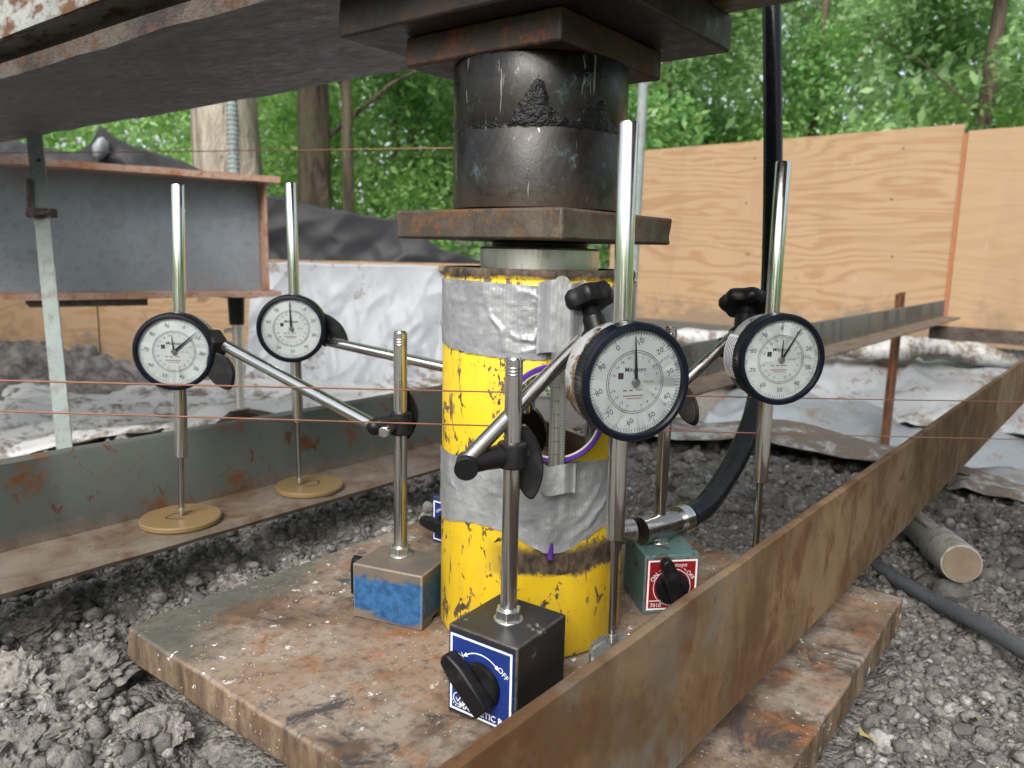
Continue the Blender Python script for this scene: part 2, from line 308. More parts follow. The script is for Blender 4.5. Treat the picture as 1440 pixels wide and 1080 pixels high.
def m_ground():
    t = MT('gravelly_mud'); v = t.co(); n = t.noise(4, v, 5, .7); n2 = t.noise(45, v, 5, .75); n3 = t.noise(260, v, 5, .75)
    c = t.mix(t.ramp(n, [(.38, 0), (.62, 1)]), (.13, .122, .112), (.24, .225, .205)); c = t.mix(t.ramp(n2, [(.45, 0), (.7, .8)]), c, (.23, .215, .195))
    c = t.mix(t.ramp(n3, [(.35, .8), (.55, 0)]), c, (.035, .031, .028)); c = t.mix(t.ramp(t.noise(60, t.map((1, 1, 1), (5, 5, 5)), 5, .7), [(.69, 0), (.73, .7)]), c, (.42, .41, .39))
    vo = t.n('ShaderNodeTexVoronoi', {'Vector': v, 'Scale': 130.}); vo2 = t.n('ShaderNodeTexVoronoi', {'Vector': v, 'Scale': 310.})
    cr = t.n('ShaderNodeSeparateColor', {0: vo.outputs['Color']}).outputs[0]; c = t.mix(t.ma('MULTIPLY', t.ramp(vo.outputs['Distance'], [(.35, 1), (.6, 0)]), .75), c, t.ramp(cr, [(0, (.08, .075, .068)), (.6, (.20, .19, .175)), (1, (.36, .345, .32))]))
    h = t.ma('ADD', t.ma('ADD', t.ma('MULTIPLY', n2, .8), t.ma('MULTIPLY', n3, .6)), t.ma('ADD', t.ma('MULTIPLY', vo.outputs['Distance'], -1.1), t.ma('MULTIPLY', vo2.outputs['Distance'], -.6))); return t.pr(c, t.ramp(n, [(.3, .6), (.7, .9)]), 0, t.bump(h, .8, .006))
def m_stone(name, lo, hi):
    t = MT(name); r = t.n('ShaderNodeNewGeometry').outputs['Random Per Island']; n = t.noise(90, det=5, ro=.75)
    c = t.ramp(r, [(0, lo), (.55, tuple((a+b)/2 for a, b in zip(lo, hi))), (.9, hi), (1, tuple(min(.6, k*1.7) for k in hi))])
    c = t.mix(t.ramp(n, [(.42, .75), (.66, 0)]), c, tuple(k*.45 for k in lo)); return t.pr(c, .8, 0, t.bump(t.ma('ADD', n, t.noise(320, det=4, ro=.7)), .8, .004))
def m_leaf(name, cols, tr=.45):
    t = MT(name); r = t.n('ShaderNodeNewGeometry').outputs['Random Per Island']; c = t.ramp(r, [(i/(len(cols)-1), k) for i, k in enumerate(cols)])
    a = t.n('ShaderNodeBsdfPrincipled', {'Base Color': c, 'Roughness': .45}).outputs[0]
    b = t.n('ShaderNodeBsdfTranslucent', {'Color': t.mix(.35, c, (.26, .46, .10))}).outputs[0]
    return t.done(t.n('ShaderNodeMixShader', {0: tr, 1: a, 2: b}).outputs[0])
def m_bark(name, a, b):
    t = MT(name); n = t.noise(7, t.map((1, 1, .16)), 5, .7, .5); n2 = t.noise(2, det=5); c = t.mix(t.ramp(n, [(.42, 0), (.58, 1)]), a, b); c = t.mix(t.ramp(n2, [(.5, 0), (.7, .5)]), c, (.12, .15, .08))
    return t.pr(c, .85, 0, t.bump(n, 1., .09))
def m_glass(name='gauge_crystal'):
    t = MT(name); fr = t.n('ShaderNodeFresnel', {'IOR': 1.28}).outputs[0]; tp = t.n('ShaderNodeBsdfTransparent', {'Color': (.99, 1., 1.)}).outputs[0]
    gl = t.n('ShaderNodeBsdfGlossy', {'Color': (1, 1, 1), 'Roughness': .04}).outputs[0]; return t.done(t.n('ShaderNodeMixShader', {0: fr, 1: tp, 2: gl}).outputs[0])
def m_paintbase(name, paint, metal, amt, rough=.4, edge=.8):
    t = MT(name); v = t.co(); n = t.noise(40, v, 5, .72, .5); n2 = t.noise(170, v, 5, .7); e = t.edge(.0016)
    ch = t.ramp(t.ma('ADD', n, t.ma('MULTIPLY', n2, .3)), [(.86-amt*.4, 0), (.9-amt*.38, 1)])
    m = t.ma('MAXIMUM', ch, t.ma('MULTIPLY', t.ma('MULTIPLY', e, edge), t.ramp(n2, [(.35, 0), (.55, 1)])))
    pc = t.mix(t.ramp(n, [(.3, 0), (.7, 1)]), tuple(k*.75 for k in paint), tuple(min(1, k*1.2) for k in paint)); mc = t.mix(n2, metal, tuple(k*.4 for k in metal))
    return t.pr(t.mix(m, pc, mc), t.ma('ADD', rough, t.ma('MULTIPLY', m, .25)), t.ma('MULTIPLY', m, .35), t.bump(t.ma('ADD', n2, t.ma('MULTIPLY', m, -1.)), .2, .0006))

def m_blue():
    t = MT('scraped_blue_paint'); v = t.co(); z = t.sep()[2]; n = t.noise(22, t.map((.8, .8, 2.0)), 5, .62, .3); n2 = t.noise(150, v, 5, .7); e = t.edge(.0016)
    m = t.ramp(t.ma('ADD', t.ma('MULTIPLY', t.ma('ABSOLUTE', t.ma('SUBTRACT', z, .0225)), 22.), t.ma('ADD', n, t.ma('MULTIPLY', n2, .22))), [(.93, 0), (1.0, 1)])
    met = t.mix(t.ramp(n, [(.35, 0), (.65, 1)]), (.085, .078, .07), (.17, .135, .10)); c = t.mix(m, t.mix(t.ramp(n2, [(.4, 0), (.6, 1)]), (.011, .05, .13), (.024, .10, .225)), met); c = t.mix(t.ma('MULTIPLY', e, .6), c, (.42, .4, .37))
    return t.pr(c, t.ma('ADD', .42, t.ma('MULTIPLY', m, .2)), t.ma('MULTIPLY', m, .3), t.bump(t.ma('ADD', n2, n), .25, .0008))
CH = m_chrome('chrome_rod'); CHW = m_chrome('worn_chrome', (.36, .35, .33), .18, .6); RAM = m_chrome('ram_chrome', (.70, .68, .66), .34, .2)
STEEL = m_chrome('satin_steel', (.58, .57, .53), .24, .35); TUBE = m_chrome('gauge_tube_steel', (.68, .68, .66), .15, .1)
BLK = m_black('black_plastic'); BLKM = m_black('black_painted_metal', (.009, .009, .010), .4); RUB = m_black('hose_rubber', (.010, .011, .014), .16)
NAVY = plain('navy_bezel', (.0035, .005, .011), .33); WHITEP = plain('white_print', (.75, .76, .76), .5); DIALW = MT('dial_white').pr((.90, .93, .94), .5)
INK = plain('dial_ink', (.03, .035, .04), .6); REDINK = plain('dial_red_ink', (.3, .12, .1), .6); HANDM = plain('hand_black', (.012, .012, .014), .35)
CASE = m_paintbase('gauge_case_paint', (.42, .43, .44), (.28, .19, .09), .62, .35, .5); GLS = m_glass(); GREYINK = plain('grey_ink', (.22, .24, .25), .6)
BLUEPAN = plain('blue_label', (.012, .03, .16), .35); REDPAN = plain('red_label', (.21, .009, .014), .4)
BASEBLK = m_paintbase('black_base_paint', (.017, .017, .018), (.32, .29, .25), .28, .4, .75)
BASEBLU = m_blue(); BASEGRN = m_paintbase('green_base_paint', (.085, .16, .155), (.13, .12, .11), .38, .4, .6)
BASENAV = m_paintbase('navy_base_paint', (.015, .03, .13), (.1, .09, .08), .4, .4, .6)
YEL = m_yellow(); TAPE = m_tape(); LOAD = m_load(); PLATE = m_base_plate(); LBEAM = m_left_beam(); RBEAM = m_right_beam()
PLT2 = m_rust('bearing_plate_steel', (.05, .038, .028), (.105, .085, .065), (.12, .055, .018), sc=22, rough=.6, metal=.15)
PLT3 = m_rust('upper_plate_steel', (.028, .017, .012), (.055, .036, .026), (.13, .04, .009), sc=18, rough=.6, metal=.1)
BEAMM = m_rust('reaction_beam_steel', (.022, .013, .009), (.088, .066, .052), (.075, .027, .010), dark=(.008, .006, .005), sc=14, rough=.45, metal=.05, stretch=(1.5, .6, 1), bd=.006)
BEAMW = m_rust('reaction_beam_paint', (.20, .215, .205), (.30, .315, .30), (.11, .055, .03), dark=(.07, .055, .045), sc=7, rough=.6, stretch=(2, .5, 1))
BIGP = m_rust('dark_plate_steel', (.016, .013, .012), (.032, .025, .021), (.05, .026, .016), sc=14, rough=.55, metal=.2)
FARB = m_rust('grey_primer_steel', (.235, .265, .30), (.29, .32, .35), (.25, .255, .265), dark=(.2, .2, .21), sc=2.2, rough=.55)
FARF = m_rust('rusty_flange_steel', (.40, .24, .17), (.48, .34, .27), (.36, .15, .07), sc=5, rough=.7)
STAKE = m_rust('stake_rust', (.10, .045, .025), (.19, .075, .03), (.05, .03, .022), sc=8, rough=.8); DARKB = m_rust('dark_crossbar_steel', (.05, .04, .034), (.085, .07, .06), (.05, .03, .02), sc=6)
WOOD = m_wood(); WOOD2 = m_wood('pale_plywood', .35); PSHEET = m_plastic('white_plastic_sheet', (.46, .47, .46), dirt=.8); PCLEAN = m_plastic('clean_plastic_sheet', (.31, .33, .35), dirt=.5); PTRANS = m_plastic('thin_plastic_sheet', (.25, .285, .31), dirt=.45, alpha=.2)
PSH2 = m_plastic('dusty_white_sheet', (.56, .56, .55), dirt=.62); TARP = plain('black_silt_fabric', (.019, .020, .023), .5); GROUND = m_ground()
AMBER = MT('amber_acrylic').pr((.30, .205, .095), .36, 0, Transmission_Weight=.45); COPPER = plain('copper_wire', (.42, .2, .13), .4, .6); PURPLE = plain('purple_plastic', (.07, .025, .22), .35)
# ---------------------------------------------------------------- ground
def base_h(x, y):
    r = np.hypot(x-.05, y-.05); z = -.042 - .318*sstep(.75, 2.3, r) - .46*np.exp(-((x-3.1)**2+(y-.25)**2)/1.1)
    return z + .05*fbm(x*.9, y*.9, 3, 4)*sstep(.5, 1.6, r) - .25*sstep(9, 40, r)
def ground_h(x, y):
    r = np.hypot(x, y); near = 1-sstep(1.3, 5, r); z = base_h(x, y); pad = sstep(-.012, .016, np.maximum(np.abs(x-.012), np.abs(y-.004))-.25)
    lump = (.5+fbm(x*6, y*6, 21, 4))*.028*pad - .018*pad; rough = .5+sstep(-.1, .3, fbm(x*4, y*4, 77, 3))
    g = worley(x*17, y*17, 1)*.022*sstep(-.15, .35, fbm(x*3.1, y*3.1, 44, 3)) + worley(x*38, y*38, 2)*.013*rough + worley(x*75, y*75, 3)*.006 + .011*fbm(x*55, y*55, 5, 4)
    return z + (lump + g*(.25+.75*pad) - .012)*near + (1-near)*.04*fbm(x*3, y*3, 9, 4)
def axis1(a0, a1, st, far):
    c = list(np.arange(a0, a1, st)); s = st; p = a1
    while p < far: c.append(p); s *= 1.06; p += s
    s = st; p = a0-st; l = []
    while p > -far: l.append(p); s *= 1.06; p -= s
    return np.array(l[::-1]+c)
gx = axis1(-.42, 1.5, .0055, 260); gy = axis1(-.55, 1.2, .0055, 260)
GX, GY = np.meshgrid(gx, gy, indexing='ij'); ZG = ground_h(GX, GY)
g = mesh_obj('ground', grid_mesh('ground', np.stack([GX, GY, ZG], -1)), GROUND, smooth=0); g.data.polygons.foreach_set('use_smooth', [True]*len(g.data.polygons)); tag(g, 'dark gravelly mud around the test rig', kind='structure')
def gh(x, y): return float(ground_h(np.array([float(x)]), np.array([float(y)]))[0])
# loose gravel: thousands of small angular stones
def ico(sub):
    import bmesh
    bm = bmesh.new(); bmesh.ops.create_icosphere(bm, subdivisions=sub, radius=1); v = np.array([p.co[:] for p in bm.verts]); f = np.array([[q.index for q in k.verts] for k in bm.faces]); bm.free(); return v, f
IV, IF = ico(1); IV2, IF2 = ico(2); IV3, IF3 = ico(5)
def rock_shape(v, seed, amt):
    o = seed*7.3; n = fbm(v[:, 0]*1.3+o, v[:, 1]*1.3+v[:, 2]*1.7, seed, 3); n2 = fbm(v[:, 2]*1.9-o, v[:, 0]*1.5-v[:, 1], seed+50, 3); return v*(1+amt*(n+n2))[:, None]
def scatter(name, n, rr, smin, smax, mat, label, cat_filter=None, hi=False, sink=.15):
    rad = rr[0]*(rr[1]/rr[0])**RNG.random(n); ang = AZ+R(44)*RNG.uniform(-1, 1, n); xs = CAM.x+rad*np.cos(ang); ys = CAM.y+rad*np.sin(ang); keep = np.maximum(np.abs(xs-.012), np.abs(ys-.004)) > .262
    if cat_filter is not None: keep &= cat_filter(xs, ys)
    xs = xs[keep]; ys = ys[keep]; zs = ground_h(xs, ys); n = len(xs); bv, bf = (IV2, IF2) if hi else (IV, IF)
    shapes = np.stack([rock_shape(bv, k+1, .42) for k in range(24)])
    sz = smin*(smax/smin)**(RNG.random(n)**2.0); V = shapes[RNG.integers(0, 24, n)]*np.stack([np.ones(n), .7+.4*RNG.random(n), .5+.4*RNG.random(n)], -1)[:, None, :]*sz[:, None, None]
    a = RNG.random(n)*6.28; tl = RNG.normal(0, .5, n); c, q = np.cos(a), np.sin(a); ct, st = np.cos(tl), np.sin(tl); z0 = np.zeros(n); o1 = np.ones(n)
    A = np.stack([np.stack([c, -q, z0], -1), np.stack([q, c, z0], -1), np.stack([z0, z0, o1], -1)], 1); B = np.stack([np.stack([o1, z0, z0], -1), np.stack([z0, ct, -st], -1), np.stack([z0, st, ct], -1)], 1)
    V = np.einsum('nij,nkj->nki', A @ B, V)+np.stack([xs, ys, zs+sz*sink], -1)[:, None, :]
    F = (bf[None]+np.arange(n)[:, None, None]*len(bv)).reshape(-1, 3); V = V.reshape(-1, 3)
    me = bpy.data.meshes.new(name); me.vertices.add(len(V)); me.vertices.foreach_set('co', V.reshape(-1).astype(np.float32))
    me.loops.add(F.size); me.loops.foreach_set('vertex_index', F.reshape(-1).astype(np.int32)); me.polygons.add(len(F)); me.polygons.foreach_set('loop_start', np.arange(0, F.size, 3, dtype=np.int32)); me.update(calc_edges=True)
    return tag(mesh_obj(name, me, mat, smooth=180), label, 'gravel', kind='stuff')
GRAV = m_stone('gravel_stone', (.15, .143, .132), (.38, .365, .34))
scatter('gravel', 15000, (.27, 2.0), .003, .0095, GRAV, 'loose grey gravel and crumbs of dried mud around the plate', None, True)
scatter('fine_gravel', 46000, (.27, 1.9), .0014, .0042, GRAV, 'fine grit between the stones', None, False, .3)
scatter('coarse_gravel', 2400, (.8, 3.6), .005, .024, GRAV, 'coarser gravel scattered over the ground behind the jack', lambda x, y: np.hypot(x, y) > .5, True)
scatter('pale_gravel', 130, (.3, 1.6), .0025, .007, m_stone('pale_stone', (.4, .39, .37), (.62, .61, .6)), 'scattered small white pebbles on the dark gravel')
CLOD = m_stone('mud_clod', (.24, .225, .205), (.36, .34, .31))
def clod(x, y, s, sq, seed, label, rz=0):
    v = rock_shape(IV3, seed, .5); v = v*(1+.30*fbm(v[:, 0]*5+seed, v[:, 1]*5+v[:, 2]*4, seed, 4)+.16*fbm(v[:, 0]*14+seed, v[:, 1]*14+v[:, 2]*12, seed+1, 3))[:, None]; v = v*np.array([s, s*.8, s*sq]); c, q = math.cos(rz), math.sin(rz)
    me = bpy.data.meshes.new('mud_clod'); me.from_pydata((v @ np.array([[c, q, 0], [-q, c, 0], [0, 0, 1]])).tolist(), [], IF3.tolist()); me.update()
    o = mesh_obj('mud_clod', me, CLOD, smooth=60); o.location = (x, y, float(base_h(np.array([x]), np.array([y]))[0])+s*sq*.25); tag(o, label, 'clod', 'lumps of dried mud by the plate')
for a in ((-.262, .262, .034, .55, 3, 'large pale lump of dried mud beside the left corner of the plate', .6), (-.31, .285, .030, .7, 5, 'dark rough mud lump left of the pale one', 1.9),
          (-.245, .395, .032, .5, 8, 'mud lump just below the left angle beam', .3), (-.262, .15, .022, .5, 12, 'small mud lump at the foot of the plate front edge', 2.2),
          (-.35, .2, .03, .5, 14, 'mud lump at the bottom left corner of the view', 1.1), (-.305, .2, .02, .6, 17, 'flat grey mud lump below the dark rough one', .2)): clod(*a)

# ---------------------------------------------------------------- steel structures
def rz_m(a): return Matrix.Rotation(a, 4, 'Z')
def uneven_plate(name, cx, cy, sx, sy, z0, z1, mat, parent=None, amp=.0012, n=26, seed=1, bevel=.002, rz=0):
    P = MB(); xs = np.linspace(-sx/2, sx/2, n); ring = []
    for a in xs[:-1]: ring.append((a, -sy/2))
    for a in np.linspace(-sy/2, sy/2, n)[:-1]: ring.append((sx/2, a))
    for a in xs[::-1][:-1]: ring.append((a, sy/2))
    for a in np.linspace(sy/2, -sy/2, n)[:-1]: ring.append((-sx/2, a))
    rg = random.Random(seed); zs = [z0, z0*.7+z1*.3, z0*.35+z1*.65, z1]; v = []; m = len(ring)
    for z in zs:
        for (a, b) in ring:
            k = 1+amp/(sx/2)*(float(fbm(np.array([a*38+seed]), np.array([b*38+z*60]), seed, 3)[0])*1.3+rg.uniform(-.12, .12)); q = Vector((a*k, b*k, 0)); q.rotate(Matrix.Rotation(rz, 3, 'Z')); v.append((cx+q.x, cy+q.y, z))
    f = [(k*m+i, k*m+(i+1) % m, (k+1)*m+(i+1) % m, (k+1)*m+i) for k in range(3) for i in range(m)] + [tuple(range(m-1, -1, -1)), tuple(3*m+i for i in range(m))]
    P.add(v, f); return P.build(name, mat, parent, 45, bevel)
tag(uneven_plate('base_plate', .013, .003, .502, .498, -.030, 0, PLATE, amp=.0022, n=40), 'thick rusty square steel base plate under the yellow jack', 'steel plate')
# reference beams: rolled angles with a rounded toe and root
def angle_beam(name, mat, label, x0, x1, yw, zb, wleg, hleg, th, side, rz, px):
    # yw: outer face of the upright leg; side: direction in which the flat leg points
    t = thing(name, label, 'steel beam', (px, yw, zb), (0, 0, rz), 'angle iron reference beams beside the jack')
    up = MB(); n = 160; xs = np.linspace(x0-px, x1-px, n); rg = random.Random(int(yw*1000))
    def sweep(poly):
        v = []; k = len(poly)
        for x in xs: v += [(x, a*side+rg.uniform(-1, 1)*.00012, b+rg.uniform(-1, 1)*.0004) for a, b in poly]
        f = [(i*k+j, i*k+(j+1) % k, (i+1)*k+(j+1) % k, (i+1)*k+j) for i in range(n-1) for j in range(k)]
        f += [tuple(range(k-1, -1, -1)), tuple((n-1)*k+j for j in range(k))]
        return v, [q if side > 0 else q[::-1] for q in f]
    up.add(*sweep([(0, th+.002), (th, th+.002), (th, hleg-.003), (th*.6, hleg), (0, hleg)])); up.build('upright_leg', mat, t, 50)
    fl = MB(); fl.add(*sweep([(0, 0), (wleg-.002, 0), (wleg, th*.5), (wleg-.003, th), (th+.007, th), (th+.003, th+.0018), (0, th+.0018)])); fl.build('flat_leg', mat, t, 50)
    return t
angle_beam('angle_beam', LBEAM, 'long grey painted angle iron carrying the two amber discs', -.75, 4.3, .426, .021, .092, .097, .009, -1, -.0125, -.2)
angle_beam('angle_beam', RBEAM, 'long brown rusty angle iron crossing the lower right of the view', -.75, 4.4, -.203, .0235, .099, .1015, .009, 1, -.026, -.11)
# supports of the beams at the far end
t = thing('support_stake', 'rusty flat stake standing behind the far end of the grey angle iron', 'stake', (3.47, .425, -.9))
MB().box((0, .006, .52), (.05, .02, 1.11)).build('shaft', STAKE, t, 0, .003); MB().box((0, -.009, .535), (.105, .008, 1.09)).build('face_flange', STAKE, t, 0, .002)
tag(MB().box((4.02, -.55, -.038), (.05, 1.85, .068)).build('cross_bar', DARKB, None, 0, .003), 'dark steel cross bar under the far ends of the angle irons', 'steel bar')
# ---------------------------------------------------------------- reaction beam over the jack
t = thing('reaction_beam', 'huge grey rusty steel beam hanging over the jack', 'steel beam', (-.011, .5, .512))
def lbox(x0, x1, y0, y1, z0, z1): return MB().box(((x0+x1)/2, (y0+y1)/2, (z0+z1)/2), (x1-x0, y1-y0, z1-z0))
def long_slab(x0, x1, z0, z1, seed, amp=.0008):
    n = 120; ys = np.linspace(-3, 4.5, n); rg = random.Random(seed); v = []; m = MB()
    for y in ys: v += [(x0+rg.uniform(-amp, amp), y, z0+rg.uniform(-amp, amp)), (x1+rg.uniform(-amp, amp), y, z0+rg.uniform(-amp, amp)), (x1+rg.uniform(-amp, amp), y, z1), (x0+rg.uniform(-amp, amp), y, z1)]
    f = [(i*4+j, i*4+(j+1) % 4, (i+1)*4+(j+1) % 4, (i+1)*4+j) for i in range(n-1) for j in range(4)] + [(3, 2, 1, 0), tuple((n-1)*4+j for j in range(4))]
    return m.add(v, [q[::-1] for q in f])
long_slab(-.117, .117, 0, .017, 1, .0014).build('cover_plate', BEAMM, t, 40); long_slab(-.085, .085, .0172, .042, 2).build('filler_plate', BEAMM, t, 40)
long_slab(-.122, .122, .0422, .062, 3).build('lower_flange', BEAMW, t, 40); long_slab(-.01, .01, .0622, .50, 4).build('web', BEAMW, t, 40); long_slab(-.119, .119, .5002, .522, 5).build('upper_flange', BEAMW, t, 40)
tag(uneven_plate('spreader_plate', .006, .018, .206, .238, .482, .5105, BIGP, amp=.001, seed=4), 'wide dark steel plate clamped under the reaction beam', 'steel plate')
tag(uneven_plate('packing_plate', .002, .016, .146, .148, .459, .4815, PLT3, amp=.0012, seed=5), 'small square plate with orange rust on top of the black load cell', 'steel plate')
tag(uneven_plate('bearing_plate', .002, .010, .164, .160, .3272, .3492, PLT2, amp=.0012, seed=6), 'square steel plate between the jack ram and the black cylinder', 'steel plate')
# ---------------------------------------------------------------- load cell
t = thing('load_cell', 'black oily steel cylinder between the two square plates', 'load cell', (-.0045, .0058, 0))
MB().lathe([(0.066, .3494), (.0683, .351), (.0685, .4075), (.0679, .4086), (.0679, .4094), (.0685, .4105), (.0687, .457), (.0675, .4588)], 128).build('cylinder', LOAD, t, 40)
m = MB(); nA, nZ = 150, 60; P = np.zeros((nA, nZ, 3)); keep = np.zeros((nA, nZ), bool)
for i in range(nA):
    for j in range(nZ):
        a = R(170+i*.75); z = .404+j*.00062; u = i/nA; top = .4085+.030*math.exp(-((u-.38)/.09)**2)+.017*math.exp(-((u-.74)/.12)**2)+.003*math.sin(u*50)
        n_ = float(fbm(np.array([u*30.]), np.array([j*.3]), 5, 4)[0]); ed = min(top+.005*n_-z, z-.4068-.0015*n_); k_ = max(0., min(1., ed/.006))**.7; rr = .0686+k_*(.0008+.0006*n_); P[i, j] = (rr*math.cos(a), rr*math.sin(a), z)
        keep[i, j] = ed > -.0006
v = P.reshape(-1, 3).tolist(); f = [(i*nZ+j, (i+1)*nZ+j, (i+1)*nZ+j+1, i*nZ+j+1) for i in range(nA-1) for j in range(nZ-1) if keep[i, j]]
tt = MT('wet_grease'); GREASE = tt.pr((.006, .006, .007), .12, 0, tt.bump(tt.noise(300, det=4), .8, .002)); m.add(v, f).build('grease_smear', GREASE, t, 180)
# ---------------------------------------------------------------- hydraulic jack
t = thing('hydraulic_jack', 'scuffed yellow hydraulic cylinder jack wrapped in duct tape', 'jack', (-.0030, .0038, 0)); t.scale = (.978, .978, 1)
MB().lathe([(.072, .0006), (.0775, .002), (.080, .007), (.080, .2965), (.0792, .2975), (.0792, .2985), (.0802, .300), (.0802, .3035), (.0788, .306), (.066, .306), (.064, .300), (.052, .299)], 128).build('body', YEL, t, 40)
MB().lathe([(.0495, .28), (.0495, .3205), (.0485, .3222), (.041, .3224)], 96).build('ram', RAM, t, 30)
MB().lathe([(.040, .3218), (.040, .326), (.038, .3271)], 64).build('ram_saddle', BLK, t, 30)
def tape_patch(name, lo, hi, a0, a1, seed, folds, parent, rbase=.0806):
    nA, nZ = 260, 70; P = np.zeros((nA, nZ, 3)); A = np.linspace(R(a0), R(a1), nA)
    for i, a in enumerate(A):
        zl, zh = lo(math.degrees(a)), hi(math.degrees(a)); zv = np.linspace(zl, zh, nZ); ad = np.full(nZ, math.degrees(a))
        w = .0009*fbm(ad*.16, zv*160, seed, 3)+.0003*fbm(ad*.5, zv*60, seed+3, 2)
        for (pa, pz, qa, qz, amp, wd) in folds:        # crease from (angle, z) to (angle, z)
            dx = (qa-pa)*.00137; dz = qz-pz; L = math.hypot(dx, dz); tx = (ad-pa)*.00137; tz = zv-pz; s_ = np.clip((tx*dx+tz*dz)/(L*L), 0, 1)
            bend = .0018*np.sin(s_*7+seed+pa); d = np.hypot(tx-s_*dx+bend, tz-s_*dz+bend*.4); w = w+amp*.95*np.exp(-(d/(wd*1.15))**2)*np.sin(np.pi*np.clip(s_, .08, 1))**.5
        r = rbase+np.maximum(w, -.0003)+.0003; P[i, :, 0] = r*math.cos(a); P[i, :, 1] = r*math.sin(a); P[i, :, 2] = zv
    return mesh_obj(name, grid_mesh(name, P), TAPE, parent, 0) if False else smooth_all(mesh_obj(name, grid_mesh(name, P), TAPE, parent, 0))
def smooth_all(o): o.data.polygons.foreach_set('use_smooth', [True]*len(o.data.polygons)); return o
J = lambda seed, a, z: z+.0012*float(fbm(np.array([a*.35]), np.array([seed*3.]), seed, 3)[0])
fold1 = [(214, .283, 236, .272, .0022, .0018), (205, .290, 233, .281, .0018, .002), (190, .276, 200, .246, .0020, .0016), (200, .258, 214, .255, .0016, .0018), (214, .255, 222, .268, .0022, .0018), (222, .268, 226, .252, .0020, .0016), (210, .247, 230, .252, .0016, .0018), (206, .262, 213, .252, .0014, .0015), (226, .263, 232, .246, .0018, .0016)]
tape_patch('upper_tape', lambda a: J(2, a, .2445-.004*math.sin((a-150)*.03)), lambda a: .2955+.0016*math.sin((a-120)*.04), 100, 330, 31, fold1, t)
tape_patch('lower_tape', lambda a: J(5, a, .1105-.019*math.exp(-((a-230)/24)**2)-.010*math.exp(-((a-150)/22)**2)), lambda a: .1585+.005*math.exp(-((a-230)/40)**2), 100, 330, 47,
           [(222.8, .185, 222.8, .080, .0058, .0075), (225, .150, 238, .118, .0012, .003), (262, .150, 240, .112, .0013, .0028), (270, .140, 248, .108, .0012, .0025), (236, .135, 228, .100, .001, .003), (160, .14, 165, .128, .0012, .0016), (182, .150, 190, .146, .0012, .0012), (262, .128, 236, .099, .001, .003)], t)
MB().cyl((.062, -.040, .070), (.085, -.0548, .070), .011, n=24).build('hose_port', STEEL, t)
MB().box((-.0583, .0005, .226), (.0008, .0200, .0028), Matrix.Rotation(R(-2), 3, 'Z')).build('stamp_mark', INK, t) if False else None
# hose from the jack up past the reaction beam
def bez(pts, n=14):
    pts = [Vector(p) for p in pts]; out = []
    for i in range(len(pts)-1):
        p0, p1, p2, p3 = pts[max(i-1, 0)], pts[i], pts[i+1], pts[min(i+2, len(pts)-1)]
        for k in range(n):
            s = k/n; out.append(.5*((2*p1)+(p2-p0)*s+(2*p0-5*p1+4*p2-p3)*s*s+(3*p1-p0-3*p2+p3)*s**3))
    return out+[pts[-1]]
t = thing('hydraulic_hose', 'thick black rubber hose rising from the jack behind the right gauges', 'hose', (0, 0, 0))
MB().tube(bez([(.149, -.074, .0715), (.172, -.079, .078), (.205, -.081, .0935), (.244, -.084, .1236), (.300, -.0765, .1678), (.376, -.0546, .2639), (.408, -.040, .345), (.4284, -.0273, .4269), (.450, -.012, .52), (.4704, .0046, .6191), (.50, .03, .75), (.55, .05, .9)]), .0112, 24).build('rubber_tube', RUB, t)
MB().cyl((.085, -.0548, .070), (.118, -.066, .0705), .0125, n=40).build('knurled_collar', CHW, t); MB().cyl((.118, -.066, .0705), (.132, -.0697, .0708), .0105, n=24).build('neck', CHW, t)
MB().cyl((.132, -.0697, .0708), (.138, -.0712, .071), .0135, n=32).cyl((.140, -.0716, .071), (.144, -.0727, .0713), .0128, n=32).build('end_ferrule', CH, t)
# ---------------------------------------------------------------- text helper
def text_geo(body, size, bold=0.):
    c = bpy.data.curves.new('txt', 'FONT'); c.body = body; c.size = size; c.align_x = 'CENTER'; c.align_y = 'CENTER'; c.resolution_u = 2; c.offset = bold
    o = bpy.data.objects.new('txt', c); COL.objects.link(o); dg = bpy.context.evaluated_depsgraph_get(); me = bpy.data.meshes.new_from_object(o.evaluated_get(dg))
    v = [(p.co.x, p.co.y) for p in me.vertices]; f = [tuple(p.vertices) for p in me.polygons]; bpy.data.objects.remove(o); bpy.data.curves.remove(c); bpy.data.meshes.remove(me); return v, f
_tc = {}
def put_text(m, body, size, x, y, rot, fn, bold=0.):
    k = (body, size, bold)
    if k not in _tc: _tc[k] = text_geo(body, size, bold)
    v, f = _tc[k]; c, s = math.cos(rot), math.sin(rot); m.add([fn(x+a*c-b*s, y+a*s+b*c) for a, b in v], f)
def strip(m, x0, y0, x1, y1, w, fn):
    dx, dy = x1-x0, y1-y0; L = math.hypot(dx, dy); nx, ny = -dy/L*w/2, dx/L*w/2
    m.add([fn(x0+nx, y0+ny), fn(x0-nx, y0-ny), fn(x1-nx, y1-ny), fn(x1+nx, y1+ny)], [(0, 1, 2, 3)])
def arc(m, r, a0, a1, w, fn, n=64, cx=0, cy=0):
    v = []
    for i in range(n+1):
        a = a0+(a1-a0)*i/n; v += [fn(cx+(r-w/2)*math.cos(a), cy+(r-w/2)*math.sin(a)), fn(cx+(r+w/2)*math.cos(a), cy+(r+w/2)*math.sin(a))]
    m.add(v, [(2*i, 2*i+1, 2*i+3, 2*i+2) for i in range(n)])
